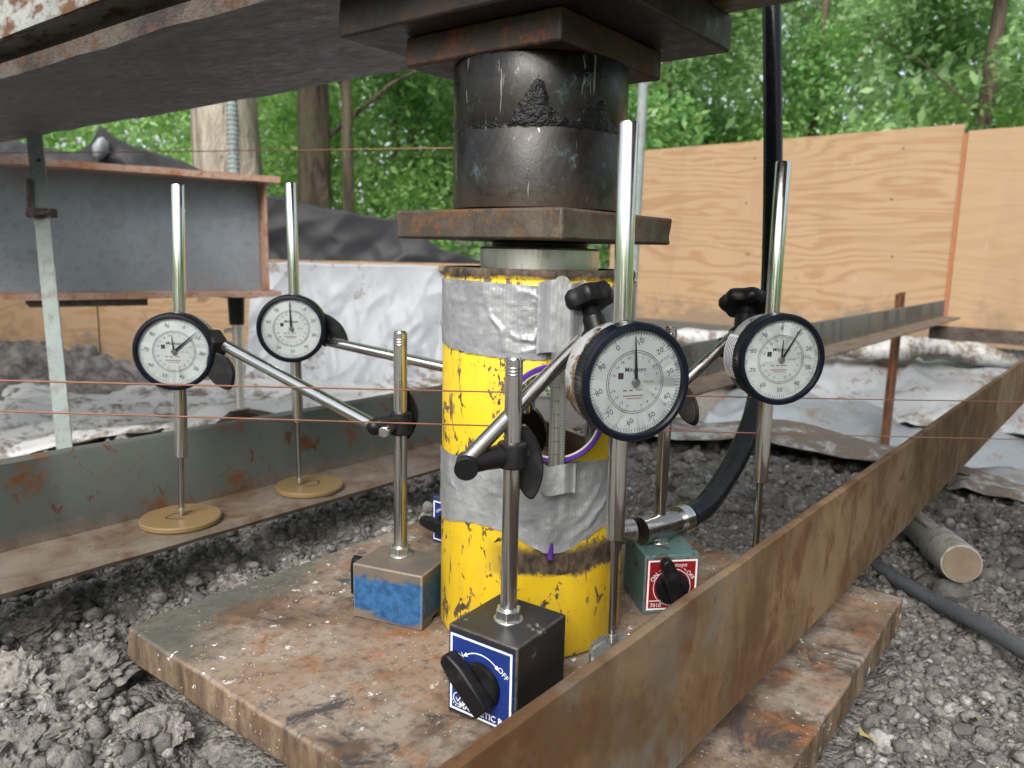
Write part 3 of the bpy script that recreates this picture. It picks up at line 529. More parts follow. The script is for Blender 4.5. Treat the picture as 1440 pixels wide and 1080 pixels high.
# ---------------------------------------------------------------- dial gauges
def gauge(label, tip, zc, face, lean, dial_rot, long_a, short_a, lug, sticker=False):
    """tip: contact point; zc: dial centre above the tip; face: world angle the dial looks towards; lean: tilt (about the viewing axis)"""
    rzv = R(face+90); rot = (Matrix.Rotation(rzv, 3, 'Z') @ Matrix.Rotation(R(lean), 3, 'Y')).to_euler()
    t = thing('dial_gauge', label, 'dial gauge', tip, tuple(rot), 'dial gauges standing around the jack')
    Mf = Matrix.Translation((0, 0, zc)) @ Matrix.Rotation(R(90), 4, 'X')       # local z -> -y (towards the viewer)
    MB().lathe([(.030, -.0125), (.0345, -.012), (.0362, -.0095), (.0366, .009), (.036, .012)], 96, Mf).build('case', CASE, t, 40)
    def kn(a, k): return 1+(.008*(1 if math.sin(a*80) > 0 else 0) if k in (1, 2, 3) else 0)
    MB().lathe([(.0368, .0085), (.0384, .0095), (.0386, .0135), (.0384, .0175), (.0388, .0185), (.0387, .0225), (.0375, .0243), (.0348, .0248), (.0338, .0236), (.0336, .0201)], 320, Mf, kn, False).build('bezel', NAVY, t, 30)
    dial = MB().lathe([(.0001, .0200), (.0342, .0200)], 96, Mf).build('dial_face', DIALW, t, 0)
    fz = lambda h: (lambda x, y: (x, -h, zc+y))
    m = MB(); f0 = fz(.02025)
    for k in range(100):
        a = R(90-dial_rot-k*3.6); l = .0046 if k % 10 == 0 else (.0036 if k % 5 == 0 else .0026)
        strip(m, .0332*math.cos(a), .0332*math.sin(a), (.0332-l)*math.cos(a), (.0332-l)*math.sin(a), .00028, f0)
    for k in range(10):
        a = R(90-dial_rot-k*36); put_text(m, str(k*10), .0052, .0262*math.cos(a), .0262*math.sin(a), R(-dial_rot), f0)
        a2 = a-.115; strip(m, .0292*math.cos(a2), .0292*math.sin(a2), .0285*math.cos(a2+.03), .0285*math.sin(a2+.03), .0003, f0)
    arc(m, .0205, 0, 2*math.pi, .00035, f0); m.build('outer_scale', INK, dial, 0)
    m = MB(); f1 = fz(.0203)
    arc(m, .0192, 0, 2*math.pi, .0003, f1)
    for k in range(20):
        a = R(90-k*18)
        strip(m, .0192*math.cos(a), .0192*math.sin(a), .0178*math.cos(a), .0178*math.sin(a), .00025, f1)
        if k % 5: put_text(m, str(k), .0026, .0162*math.cos(a), .0162*math.sin(a), 0, f1)
    put_text(m, 'Mitutoyo', .0042, 0, .0082, 0, f1, .00004)
    for (x, y, w, h) in ((-.0105, .0045, .0038, .004),): strip(m, x-w/2, y, x+w/2, y, h, f1)
    strip(m, -.0085, -.0052, -.0058, -.0052, .0007, f1); strip(m, -.0040, -.0052, -.0016, -.0052, .0007, f1)
    m.build('inner_scale', INK, dial, 0)
    m = MB(); strip(m, .0005, -.0052, .0055, -.0052, .0005, f1); strip(m, -.0085, -.0088, .0060, -.0088, .0006, f1); strip(m, -.006, -.0105, .005, -.0105, .0005, f1)
    for (a, b) in ((-.0118, -.0092),): strip(m, -.0105, .0028, -.0105, .0062, .0003, fz(.0204))
    put_text(m, '0.01 mm', .0020, .0098, .0001, 0, f1); m.build('small_print', REDINK, dial, 0)
    def hand(nm, ang, L, w, back, h):
        a = R(90-ang); c, s = math.cos(a), math.sin(a); p = lambda u, v_: fz(h)(u*c-v_*s, u*s+v_*c); q = lambda u, v_: fz(h+.0004)(u*c-v_*s, u*s+v_*c)
        o = [(-back, -w), (L*.15, -w*.9), (L, -.00016), (L, .00016), (L*.15, w*.9), (-back, w)]; k = len(o); mm = MB()
        mm.add([p(*e) for e in o]+[q(*e) for e in o], [tuple(range(k)), tuple(range(2*k-1, k-1, -1))]+[(i, k+i, k+(i+1) % k, (i+1) % k) for i in range(k)]); mm.build(nm, HANDM, t, 0)
    hand('short_hand', short_a, .0165, .0009, .001, .0212); hand('long_hand', long_a, .0300, .0012, .002, .0218)
    MB().lathe([(.0026, .0204), (.0026, .0226), (.0021, .0231), (.0008, .0231)], 32, Mf).build('hub', CHW, t, 30)
    MB().lathe([(.0001, .0238), (.02, .0238), (.0337, .0234)], 64, Mf).build('crystal', GLS, t, 60)
    MB().lathe([(.0062, zc+.030), (.0064, zc+.1620), (.0056, zc+.1635)], 32).build('upper_tube', TUBE, t, 30)
    MB().lathe([(.0056, zc-.113), (.0065, zc-.1122), (.0065, zc-.03)], 32).build('stem', TUBE, t, 30)
    MB().lathe([(.0029, .006), (.0029, zc-.111)], 20).build('plunger', CHW, t, 30); MB().lathe([(.0004, 0), (.0018, .0008), (.0027, .003), (.0027, .006), (.0036, .0062), (.0036, .0085), (.0026, .009)], 20).build('contact_tip', STEEL, t, 30)
    MB().lathe([(.0018, 0), (.0028, .0004), (.0028, .0012), (.0016, .0014)], 20, Matrix.Translation((-.018, -.001, zc+.0312)) @ Matrix.Rotation(R(-30), 4, 'Y')).build('case_screw', STEEL, t, 30)
    m = MB(); lx, ly, lz = lug; m.cyl((0, .010, zc), (0, .019, zc), .0085, n=28); m.build('lug_back', BLKM, t, 30)
    if sticker:
        m = MB(); v = []
        for i in range(13):
            a = R(150+i*5)
            for h in (-.0105, .0075): v.append((.0371*math.cos(a), -h, zc+.0371*math.sin(a)))
        m.add(v, [(2*i, 2*i+1, 2*i+3, 2*i+2) for i in range(12)]); s_ = m.build('paper_label', WHITEP, t, 0); m = MB()
        for k, hh in enumerate((-.0075, -.0045, -.0015, .0015, .0045)):
            v = []
            for i in range(10+(k % 3)):
                a = R(153+i*4.6)
                for h in (hh-.0006, hh+.0006): v.append((.0372*math.cos(a), -h, zc+.0372*math.sin(a)))
            m.add(v, [(2*i, 2*i+1, 2*i+3, 2*i+2) for i in range(9+(k % 3))])
        m.build('label_print', BLUEPAN, s_, 0)
    return t
# ---------------------------------------------------------------- magnetic stands
def knob(m_parent, mat, W, cy, cz, r, lever, ang):
    # turn switch on the panel (local y = -cy): disc + lever bar at an angle
    Mk = Matrix.Translation((0, -cy, cz)) @ Matrix.Rotation(R(90), 4, 'X')
    k = MB().lathe([(r, 0), (r*1.0, .003), (r*.96, .0042), (r*.5, .0046)], 48, Mk).build('switch_disc', mat, m_parent, 35)
    Ml = Mk @ Matrix.Rotation(R(ang), 4, 'Z'); w = r*.42
    MB().prism([(-r*.95, -w), (r*.9, -w*1.1), (lever*.93, -w*.75), (lever, 0), (lever*.93, w*.75), (r*.9, w*1.1), (-r*.95, w)], .0046, .0145, Ml).build('switch_lever', mat, k, 35, .0016)
def stand(label, ctr, normal, W, D, H, mat, panel, post, ptop, lever_ang, texts, lever=.03, kr=.0165):
    t = thing('magnetic_stand', label, 'magnetic stand', (ctr[0], ctr[1], .0004), (0, 0, R(normal+90)), 'magnetic stands on the base plate')
    m = MB(); m.prism([(-W/2, 0), (-W*.16, 0), (-W*.10, .004), (W*.10, .004), (W*.16, 0), (W/2, 0), (W/2, H), (-W/2, H)], -D/2, D/2, Matrix.Rotation(R(90), 4, 'X')); m.build('magnet_body', mat, t, 30, .0011)
    pw, ph = W*.93, H*.86; p = MB().box((0, -D/2-.0006, H*.5), (pw, .0011, ph)).build('switch_panel', panel, t, 0, .0004); fy = -D/2-.00135
    fn = lambda x, y: (x, fy, y+H*.5); b = MB()
    for (x0, y0, x1, y1) in ((-pw/2+.001, ph/2-.001, pw/2-.001, ph/2-.001), (-pw/2+.001, -ph/2+.001, pw/2-.001, -ph/2+.001)): strip(b, x0, y0, x1, y1, .0016, fn)
    for sx in (-1, 1): strip(b, sx*(pw/2-.0018), -ph/2+.0018, sx*(pw/2-.0018), ph/2-.0018, .0016, fn)
    texts(b, fn); b.build('panel_print', WHITEP, p, 0); knob(t, BLK, W, D/2+.0012, H*.46, kr, lever, lever_ang)
    MB().cyl((post[0], post[1], ptop), (post[0], post[1], H+.0002), .0058, n=40).build('post', CH, t, 30, world=True)
    MB().cyl((post[0], post[1], H), (post[0], post[1], H+.0085), .0094, .0094, n=6).cyl((post[0], post[1], H-.0002), (post[0], post[1], H+.0015), .0105, n=32).build('post_nut', STEEL, t, 30, .0005, world=True)
    m = MB()
    for k in range(3): m.lathe([(.0059, ptop-.006-k*.0022), (.0061, ptop-.0055-k*.0022), (.0059, ptop-.005-k*.0022)], 32, Matrix.Translation((post[0], post[1], 0)))
    m.lathe([(.0058, ptop-.001), (.0046, ptop+.0012), (.001, ptop+.0012)], 32, Matrix.Translation((post[0], post[1], 0))); m.build('post_head', CHW, t, 30, world=True)
    return t
def txt_black(b, fn):
    put_text(b, 'OFF', .0056, .0185, .0120, R(-38), fn); put_text(b, 'ON', .0056, -.0185, .0125, R(30), fn); arc(b, .0205, R(52), R(124), .0008, fn, 24, 0, -.001)
    for a, s in ((52, -1), (124, 1)):
        c = (.0205*math.cos(R(a)), -.001+.0205*math.sin(R(a))); d = R(a+s*90); tx, ty = math.cos(d), math.sin(d); nx, ny = math.cos(R(a)), math.sin(R(a))
        b.add([fn(c[0]+tx*.0042, c[1]+ty*.0042), fn(c[0]+nx*.0016, c[1]+ny*.0016), fn(c[0]-nx*.0016, c[1]-ny*.0016)], [(0, 1, 2)])
    put_text(b, 'MAGNETIC BASE', .0062, .0055, -.0232, 0, fn, .00012); arc(b, .0042, 0, 6.283, .0006, fn, 32, -.0185, -.0190); strip(b, -.0205, -.0185, -.0190, -.0212, .0007, fn); strip(b, -.0190, -.0212, -.0155, -.0160, .0008, fn)
    for k in range(7):
        a = R(205+k*22); strip(b, -.0185+.0055*math.cos(a), -.019+.0055*math.sin(a), -.0185+.0064*math.cos(a), -.019+.0064*math.sin(a), .0011, fn)
def txt_red(b, fn):
    put_text(b, 'Mitutoyo', .0056, .003, .0185, 0, fn); put_text(b, 'ON', .0056, -.0165, .0075, R(52), fn); put_text(b, 'OFF', .0056, .0165, .0085, R(-52), fn); put_text(b, '7010', .0052, -.0145, -.0192, 0, fn); strip(b, -.0205, -.0148, -.009, -.0148, .0009, fn)
    arc(b, .0172, 0, 6.283, .0005, fn, 64, 0, -.0022)
    for s in (-1, 1): strip(b, s*.0125, .0128, s*.0105, .0150, .0005, fn)
def txt_plain(b, fn): arc(b, .018, R(55), R(125), .0008, fn, 20); put_text(b, 'ON', .005, -.015, .012, R(35), fn); put_text(b, 'OFF', .005, .015, .012, R(-35), fn)
st1 = stand('black magnetic stand with a blue MAGNETIC BASE label in front of the jack', (-.122, -.0645), 183, .0575, .0610, .0655, BASEBLK, BLUEPAN, (-.1222, -.0645), .2487, 138, txt_black, .030, .0165)
st2 = stand('worn magnetic stand with scraped bright blue paint left of the jack', (-.0690, .0965), 106, .050, .068, .049, BASEBLU, BLKM, (-.0615, .1055), .2485, 90, txt_plain, .022, .014)
st3 = stand('green magnetic stand with a red label right of the jack', (.1065, -.0665), 226.5, .0515, .060, .055, BASEGRN, REDPAN, (.1086, -.0620), .2556, 110, txt_red, .033, .0155)
st4 = stand('navy magnetic stand mostly hidden behind the yellow jack', (.103, .170), 182, .050, .060, .052, BASENAV, BLUEPAN, (.103, .170), .215, 175, txt_plain, .032, .015)
def sleeve(st, x, y, z0, z1, r=.0102): MB().lathe([(r-.001, z0), (r, z0+.001), (r, z1-.001), (r-.001, z1)], 40, Matrix.Translation((x, y, 0))).build('post_clamp', BLKM, st, 35, world=True)
def paddle(st, a, b, w, th, nrm, name='wing_knob', mat=None, taper=.55):
    a = Vector(a); b = Vector(b); d = (b-a); L = d.length; d.normalize(); n = Vector(nrm); n = (n-d*n.dot(d)).normalized(); s = d.cross(n); poly = []
    for k in range(28):
        u = 2*math.pi*k/28; x = L/2-L/2*math.cos(u); f = taper+(1-taper)*math.sin(math.pi*min(1, max(0, x/L*.92)))**.8; poly.append((x, w/2*math.sin(u)*f*1.15 if True else 0))
    M = Matrix(((d.x, s.x, n.x, a.x), (d.y, s.y, n.y, a.y), (d.z, s.z, n.z, a.z), (0, 0, 0, 1)))
    MB().prism(poly, -th/2, th/2, M).build(name, mat or BLK, st, 40, .0012, world=True)
def star_knob(st, c, axis, Rk, th, neck):
    c = Vector(c); x, y, d = frame(axis); M = Matrix(((x.x, y.x, d.x, c.x), (x.y, y.y, d.y, c.y), (x.z, y.z, d.z, c.z), (0, 0, 0, 1)))
    MB().lathe([(Rk*.5, -th/2), (Rk*.9, -th*.45), (Rk, -th*.2), (Rk, th*.2), (Rk*.9, th*.45), (Rk*.55, th/2), (Rk*.2, th*.42)], 96, M, lambda a, k: 1+.065*math.cos(7*a)).build('star_knob', BLK, st, 50, world=True)
    MB().lathe([(Rk*.42, -neck), (Rk*.42, -neck*.55), (Rk*.36, -neck*.5), (Rk*.34, -th*.3)], 40, M).build('knob_neck', BLK, st, 40, world=True)
def rod(st, a, b, r=.0055, mat=None): MB().cyl(a, b, r, n=40).build('arm', mat or CH, st, 30, .0006, world=True)
# black stand: clamp, swivel, arm to the front gauge
sleeve(st1, -.1222, -.0645, .1755, .1925); MB().tube([(-.124, -.062, .184), (-.140, -.056, .1825), (-.151, -.0525, .1815)], [.0088, .0072, .0068], 20).build('swivel_block', BLKM, st1, 40, world=True)
MB().cyl((-.1490, -.0485, .1818), (-.1610, -.0575, .1805), .0076, n=36).cyl((-.1610, -.0575, .1805), (-.1615, -.0579, .1804), .0078, n=36).build('swivel_cap', BLKM, st1, 40, .0006, world=True)
rod(st1, (-.1555, -.0520, .1835), (-.0625, -.0780, .2580), .0052, CHW)
paddle(st1, (-.1040, -.0600, .2010), (-.1045, -.0685, .1500), .019, .012, (-.78, -.6, 0)); MB().cyl((-.1222, -.0645, .184), (-.1030, -.0630, .182), .005, n=20).build('clamp_screw', STEEL, st1, world=True)
MB().tube([(-.0640, -.0790, .2570), (-.0600, -.0840, .2560), (-.0590, -.0930, .2480), (-.0620, -.1020, .2390)], [.0075, .0080, .0075, .0065], 20).build('gauge_clamp', BLKM, st1, 40, world=True)
star_knob(st1, (-.0470, -.0720, .2860), (.10, .38, .76), .0190, .014, .026)
# blue stand
sleeve(st2, -.0615, .1055, .160, .1795, .0098)
MB().lathe([(.0002, -.0074), (.0030, -.0068), (.0056, -.0048), (.0072, -.0016), (.0072, .0016), (.0056, .0048), (.0030, .0068), (.0002, .0074)], 32, Matrix.Translation((-.0845, .1125, .1690))).build('swivel_ball', BLK, st2, 60, world=True)
MB().box((-.074, .108, .1705), (.022, .012, .012), Matrix.Rotation(R(160), 3, 'Z')).build('swivel_block', BLKM, st2, 30, .002, world=True); MB().cyl((-.0880, .0985, .1670), (-.0740, .1050, .1675), .0045, n=24).build('swivel_pin', CH, st2, 30, .0006, world=True)
rod(st2, (-.0790, .1090, .1655), (-.0890, .3300, .2200), .0058); paddle(st2, (-.046, .112, .197), (-.046, .112, .152), .016, .008, (-.78, -.6, 0), taper=.3)
MB().box((-.0930, .3390, .2220), (.016, .026, .017), Matrix.Rotation(R(25), 3, 'X') @ Matrix.Rotation(R(-12), 3, 'Z')).tube([(-.0940, .345, .221), (-.101, .358, .2175), (-.104, .366, .2145)], [.007, .007, .0065], 16).build('gauge_clamp', BLKM, st2, 35, .002, world=True)
paddle(st2, (-.0985, .3370, .2140), (-.0915, .3190, .1765), .023, .007, (-.78, -.6, 0), 'wing_knob')
# navy stand
sleeve(st4, .103, .170, .181, .199); rod(st4, (.1010, .1760, .1900), (.0560, .3480, .2110), .0058)
MB().tube([(.0565, .346, .2110), (.0540, .3540, .2180), (.0520, .3620, .2260)], [.0085, .0085, .0065], 16).build('gauge_clamp', BLKM, st4, 35, world=True)
paddle(st4, (.0525, .3560, .2440), (.0690, .3290, .2060), .017, .008, (-.78, -.6, 0), 'wing_knob', taper=.5)
# green stand
sleeve(st3, .1086, -.0620, .185, .203); rod(st3, (.1030, -.0760, .2050), (.1480, -.1060, .2500), .0052, CHW)
MB().tube([(.1086, -.064, .194), (.1060, -.0720, .199), (.1030, -.0760, .2035)], [.0080, .0078, .0075], 18).build('swivel_block', BLKM, st3, 40, world=True)
paddle(st3, (.0985, -.0780, .2090), (.0885, -.0985, .1755), .015, .012, (-.9, -.2, .1), taper=.9)
MB().tube([(.1470, -.1055, .2500), (.1530, -.1080, .2480), (.1560, -.1180, .2400), (.1500, -.1280, .2340)], [.0075, .0085, .008, .0065], 18).build('gauge_clamp', BLKM, st3, 40, world=True)
MB().cyl((.1475, -.098, .246), (.1455, -.0975, .229), .0062, n=24).build('clamp_tail', BLK, st3, 40, .0015, world=True)
star_knob(st3, (.1770, -.1040, .2765), (.42, .16, .80), .0240, .013, .026)
# ---------------------------------------------------------------- discs under the tips, gauges
def disc(name, label, x, y, z, r, th, mat, cat, mark=None):
    o = thing(name, label, cat, (x, y, z), (0, 0, 0), 'pads under the gauge tips'); MB().lathe([(r-.0012, .0002), (r, .0014), (r, th-.0012), (r-.0012, th)], 72).build('pad', mat, o, 30)
    if mark:
        m = MB(); pts = [Vector((.014*math.cos(a)*(1+.15*math.sin(3*a)), .010*math.sin(a), th+.0003)) for a in np.linspace(R(mark), R(mark+240), 24)]
        for i in range(23): strip(m, pts[i].x, pts[i].y, pts[i+1].x, pts[i+1].y, .0016, lambda x_, y_: (x_, y_, th+.0003))
        m.build('pen_mark', INK, o, 0)
tt = MT('clear_glass_pad'); GPAD = tt.pr((.85, .93, .9), .05, 0, Transmission_Weight=.9, IOR=1.45)
disc('acrylic_disc', 'amber acrylic disc under the nearer left gauge', -.117, .3785, .0303, .0405, .0062, AMBER, 'acrylic disc', 20)
disc('acrylic_disc', 'amber acrylic disc with a black pen loop under the farther left gauge', .043, .3715, .0303, .0400, .0062, AMBER, 'acrylic disc', -150)
disc('glass_pad', 'clear glass pad under the right gauge on the brown angle iron', .145, -.153, .0328, .030, .012, GPAD, 'glass pad'); disc('glass_pad', 'clear glass pad under the front gauge on the brown angle iron', -.072, -.131, .0328, .026, .012, GPAD, 'glass pad')
gauge('dial gauge at the far left with both hands apart, on the nearer amber disc', (-.1165, .3780, .0366), .1770, 226, 2.1, 21, 46, -8, (0, 0, 0))
gauge('smallest looking dial gauge, above the amber disc with the pen loop', (.0330, .3770, .0366), .1905, 222, -.3, -2, -2, -2, (0, 0, 0))
gauge('largest looking dial gauge with brown chipped case in front of the jack', (-.0720, -.1190, .0449), .1925, 238, -.9, -30, -3, -3, (0, 0, 0))
gauge('dial gauge with a paper sticker on its case, at the right', (.1415, -.1420, .0449), .1895, 227, -.4, -2, 30, 2, (0, 0, 0), True)
# ---------------------------------------------------------------- hand mirror and steel ruler taped to the jack
vd = Vector((-.815, -.579, 0)).normalized(); sdv = Vector((vd.y, -vd.x, 0))*-1; sdv = Vector((-vd.y, vd.x, 0))  # facing and sideways directions
Mm = Matrix(((sdv.x, 0, vd.x, 0), (sdv.y, 0, vd.y, 0), (0, 1, 0, 0), (0, 0, 0, 1)))
mc = vd*.0835 + sdv*.0105 + Vector((0, 0, .2020)); Mc = Matrix.Translation(mc) @ Mm @ Matrix.Scale(.862, 4)
t = thing('hand_mirror', 'round hand mirror with a purple frame taped to the jack', 'mirror', (0, 0, 0))
MB().lathe([(.038, .0002), (.0425, .0005), (.0432, .003), (.042, .0052), (.0395, .005), (.0385, .0032)], 96, Mc, None, False).build('frame', PURPLE, t, 40)
tt = MT('mirror_glass'); MIR = tt.pr((.42, .43, .42), .02, 1.); MB().lathe([(.0001, .0033), (.0372, .0033), (.0386, .0028)], 96, Mc).build('mirror_glass', MIR, t, 20)
tt = MT('mirror_rim'); MB().lathe([(.0372, .0034), (.0388, .0036), (.0392, .0030)], 96, Mc, None, False).build('rim', plain('cream_rim', (.5, .48, .42), .4), t, 30)
MB().tube([mc-Vector((0, 0, .036))+vd*.0005, mc-Vector((0, 0, .046))-vd*.0048, mc-Vector((0, 0, .100))-vd*.0052, mc-Vector((0, 0, .1145))-vd*.0030], [.0026, .0020, .0022, .0024], 20).build('handle', PURPLE, t, 50)
t = thing('steel_ruler', 'steel ruler standing upright over the hand mirror', 'ruler', (0, 0, 0)); rc = sdv*.0125
Mr = Matrix.Translation(vd*.0892+rc+Vector((0, 0, .2315))) @ Mm; Lr, wr = .142, .0118
pl = [(-wr/2, -Lr/2), (wr/2, -Lr/2)] + [(wr/2*math.cos(a), Lr/2-wr/2+wr/2*math.sin(a)) for a in np.linspace(0, math.pi, 14)]
RUL = m_chrome('ruler_steel', (.34, .35, .33), .34, .4); MB().prism(pl, 0, .0008, Mr).build('blade', RUL, t, 30)
m = MB(); fn = lambda x, y: tuple(Mr @ Vector((x, y, .00095)))
for k in range(128):
    y = -Lr/2+.002+k*.001
    strip(m, -wr/2, y, -wr/2+(.0045 if k % 10 == 0 else .0032 if k % 5 == 0 else .002), y, .00028, fn); 
    if k % 2 == 0: strip(m, wr/2, y, wr/2-(.004 if k % 16 == 0 else .0022), y, .00028, fn)
for k in range(1, 13): put_text(m, str(k), .0038, .0002, -Lr/2+.002+k*.01, R(90), fn)
put_text(m, '6', .006, 0, Lr/2-.0062, R(180), fn, .0002); m.build('graduations', INK, t, 0)
def tape_strip(name, z0, z1, seed, w):
    nA, nZ = 40, 30; P = np.zeros((nA, nZ, 3)); ww = RNG
    for i in range(nA):
        u = (i/(nA-1)-.5)*w
        for j in range(nZ):
            z = z0+(z1-z0)*j/(nZ-1); c = abs(u)/(w/2); lift = .0904-.0082*sstep(.38, .95, np.array([c]))[0]+.0005*float(fbm(np.array([u*300.]), np.array([z*200.]), seed, 3)[0]); q = vd*lift+rc+sdv*u
            P[i, j] = (q.x, q.y, z+.0012*math.sin(u*260+seed))
    return P
for nm, z0, z1, sd_, w_, lb in (('tape_piece', .2470, .2985, 3, .034, 'duct tape holding the upper end of the ruler to the jack'), ('tape_piece', .1420, .1645, 6, .030, 'duct tape holding the lower end of the ruler')):
    tag(smooth_all(mesh_obj(nm, grid_mesh(nm, tape_strip(nm, z0, z1, sd_, w_)), TAPE, None, 0)), lb, 'tape')
# ---------------------------------------------------------------- copper wires
def wire(a, b, label, r=.00055, sag=.001, n=40, ext=1.):
    a = Vector(a); b = Vector(b); d = b-a; pts = []
    for i in range(n+1):
        s = -.25*ext+i/n*(1+.6*ext); p = a+d*s; pts.append(p-Vector((0, 0, sag*4*(s*(1-s)))))
    tag(MB().tube(pts, r, 8).build('copper_wire', COPPER, None, 60), label, 'wire', 'taut copper wires')
wire((-.3671, .0943, .2439), (.5611, -.3012, .1579), 'upper of the two copper wires stretched across in front of the jack')
wire((-.3690, .0923, .2278), (.5558, -.3066, .1139), 'lower of the two copper wires stretched across in front of the jack')
wire((.1311, 1.4883, .4987), (.7122, .7453, .5303), 'copper wire high behind the jack in front of the trees', .0011)

# ---------------------------------------------------------------- yard behind: steel beam, posts, plywood, plastic
t = thing('steel_beam', 'grey primed steel beam with rusty flanges lying behind the left gauges', 'steel beam', (1.10, 1.998, .152), (0, 0, R(180-17)))
def fb(x0, x1, y0, y1, z0, z1, nm, mat):
    m = MB(); n = 30; xs = np.linspace(x0, x1, n); rg = random.Random(int(z0*1e4)+5); v = []
    for x in xs: j = lambda: rg.uniform(-.0015, .0015); v += [(x, y0+j(), z0+j()), (x, y1+j(), z0+j()), (x, y1+j(), z1+j()), (x, y0+j(), z1+j())]
    m.add(v, [(i*4+j, (i+1)*4+j, (i+1)*4+(j+1) % 4, i*4+(j+1) % 4) for i in range(n-1) for j in range(4)]+[(0, 1, 2, 3), tuple((n-1)*4+3-j for j in range(4))]); m.build(nm, mat, t, 40)
fb(-.03, 2.6, -.10, .10, 0, .018, 'lower_flange', FARF); fb(.01, 2.6, -.006, .006, .0182, .382, 'web', FARB); fb(-.035, 2.6, -.105, .105, .3822, .402, 'upper_flange', FARF)
MB().box((.004, 0, .20), (.008, .14, .36)).build('end_stiffener', FARF, t, 0, .002); MB().box((.55, 0, -.012), (.32, .16, .022)).build('packing_wedge', DARKB, t, 0, .003)
t = thing('screw_jack_stand', 'slim dark pipe stand propping the end of the grey steel beam', 'stand', (1.075, 2.13, -.40))
MB().cyl((0, 0, .0), (0, 0, .50), .017, n=20).build('pipe', STEEL, t); MB().cyl((0, 0, .44), (0, 0, .548), .026, .030, n=20).box((0, 0, .543), (.11, .11, .010)).build('head', BLKM, t, 30, .002); MB().cyl((-.05, 0, .42), (.02, 0, .42), .008, n=12).build('handle', STEEL, t); MB().box((0, 0, .006), (.12, .12, .012)).build('foot', DARKB, t, 0, .002)
POSTM = m_rust('pale_post_paint', (.17, .205, .205), (.21, .25, .245), (.17, .17, .155), dark=(.3, .3, .28), sc=10, rough=.5)
t = thing('angle_post', 'pale grey slotted angle post at the left behind the grey angle iron', 'post', (.066, 1.106, -.28))
d = Vector((.1369, 1.3217, .523))-Vector((.081, 1.151, -.0557)); d = d/d.z; sh = Matrix(((1, 0, d.x, 0), (0, 1, d.y, 0), (0, 0, 1, 0), (0, 0, 0, 1)))
sx_ = Vector((.61, -.79, 0)); sy_ = Vector((.79, .61, 0)); Mp = sh @ Matrix(((sx_.x, sy_.x, 0, 0), (sx_.y, sy_.y, 0, 0), (0, 0, 1, 0), (0, 0, 0, 1)))
MB().prism([(-.017, 0), (.014, 0), (.014, .003), (-.014, .003), (-.014, .034), (-.017, .034)], 0, 1.25, Mp).build('angle_bar', POSTM, t, 0)
MB().cyl(tuple(Mp @ Vector((.003, -.0004, .755))), tuple(Mp @ Vector((.003, .0016, .755))), .0045, n=16).build('bolt_hole', INK, t, 0)
CL = m_rust('clamp_rust', (.05, .04, .035), (.10, .08, .07), (.12, .05, .03), sc=20)
MB().box(tuple((Mp @ Vector((-.004, .006, .655)))), (.046, .03, .018)).cyl(tuple(Mp @ Vector((-.022, -.006, .645))), tuple(Mp @ Vector((-.016, -.006, .72))), .0045, n=12).cyl(tuple(Mp @ Vector((-.025, -.012, .65))), tuple(Mp @ Vector((.025, -.012, .655))), .004, n=12).build('clamp', CL, t, 30, .002)
# plywood fence on the right
t = thing('plywood_fence', 'plywood hoarding of two big sheets at the right', 'fence', (4.75, .42, -.2), (0, 0, R(-4)))
for (y0, y1, z0, z1) in ((.012, 2.45, .04, 1.315), (-2.43, -.012, .04, 1.275)):
    P = np.zeros((2, 2, 3)); o = MB().box((0, (y0+y1)/2, (z0+z1)/2), (.018, y1-y0, z1-z0)).build('plywood_sheet', WOOD if y0 > 0 else WOOD2, t, 0, .001)
for y in (-1.2, .35, 1.3, 2.3):
    for z in (.2, .55, .9, 1.2): MB().cyl((-.0088, y+.02*math.sin(z*9), z), (-.0108, y+.02*math.sin(z*9), z), .0065, n=10).build('screw_head', DARKB, t, 30)
MB().box((-.012, 0, .66), (.006, .022, 1.2)).build('joint_tape', plain('orange_joint', (.30, .12, .06), .5), t, 0)
for y in (-1.2, .35, 1.3, 2.3): MB().box((.035, y, .66), (.05, .09, 1.30)).build('stud', WOOD, t, 0, .002)
# plywood screen behind the left beam
t = thing('plywood_screen', 'low plywood screen behind the grey steel beam', 'fence', (2.05, 3.75, -.45), (0, 0, R(-48)))
for k in range(3): MB().box((-1.35+k*1.23, 0, .34), (1.22, .018, .72)).build('plywood_sheet', WOOD, t, 0, .001)
t = thing('wooden_post', 'rough grey timber post showing behind the jack beside the grey pole', 'post', (2.35, 1.2, -.4)) if False else None
tag(MB().cyl((1.772, .905, -.45), (1.8072, .9184, .8821), .016, n=20).cyl((1.8072, .9184, .8821), (1.86, .93, 2.2), .016, n=20).build('conduit_pole', POSTM, None, 40), 'thin pale grey pole behind the top of the load cell', 'pole')
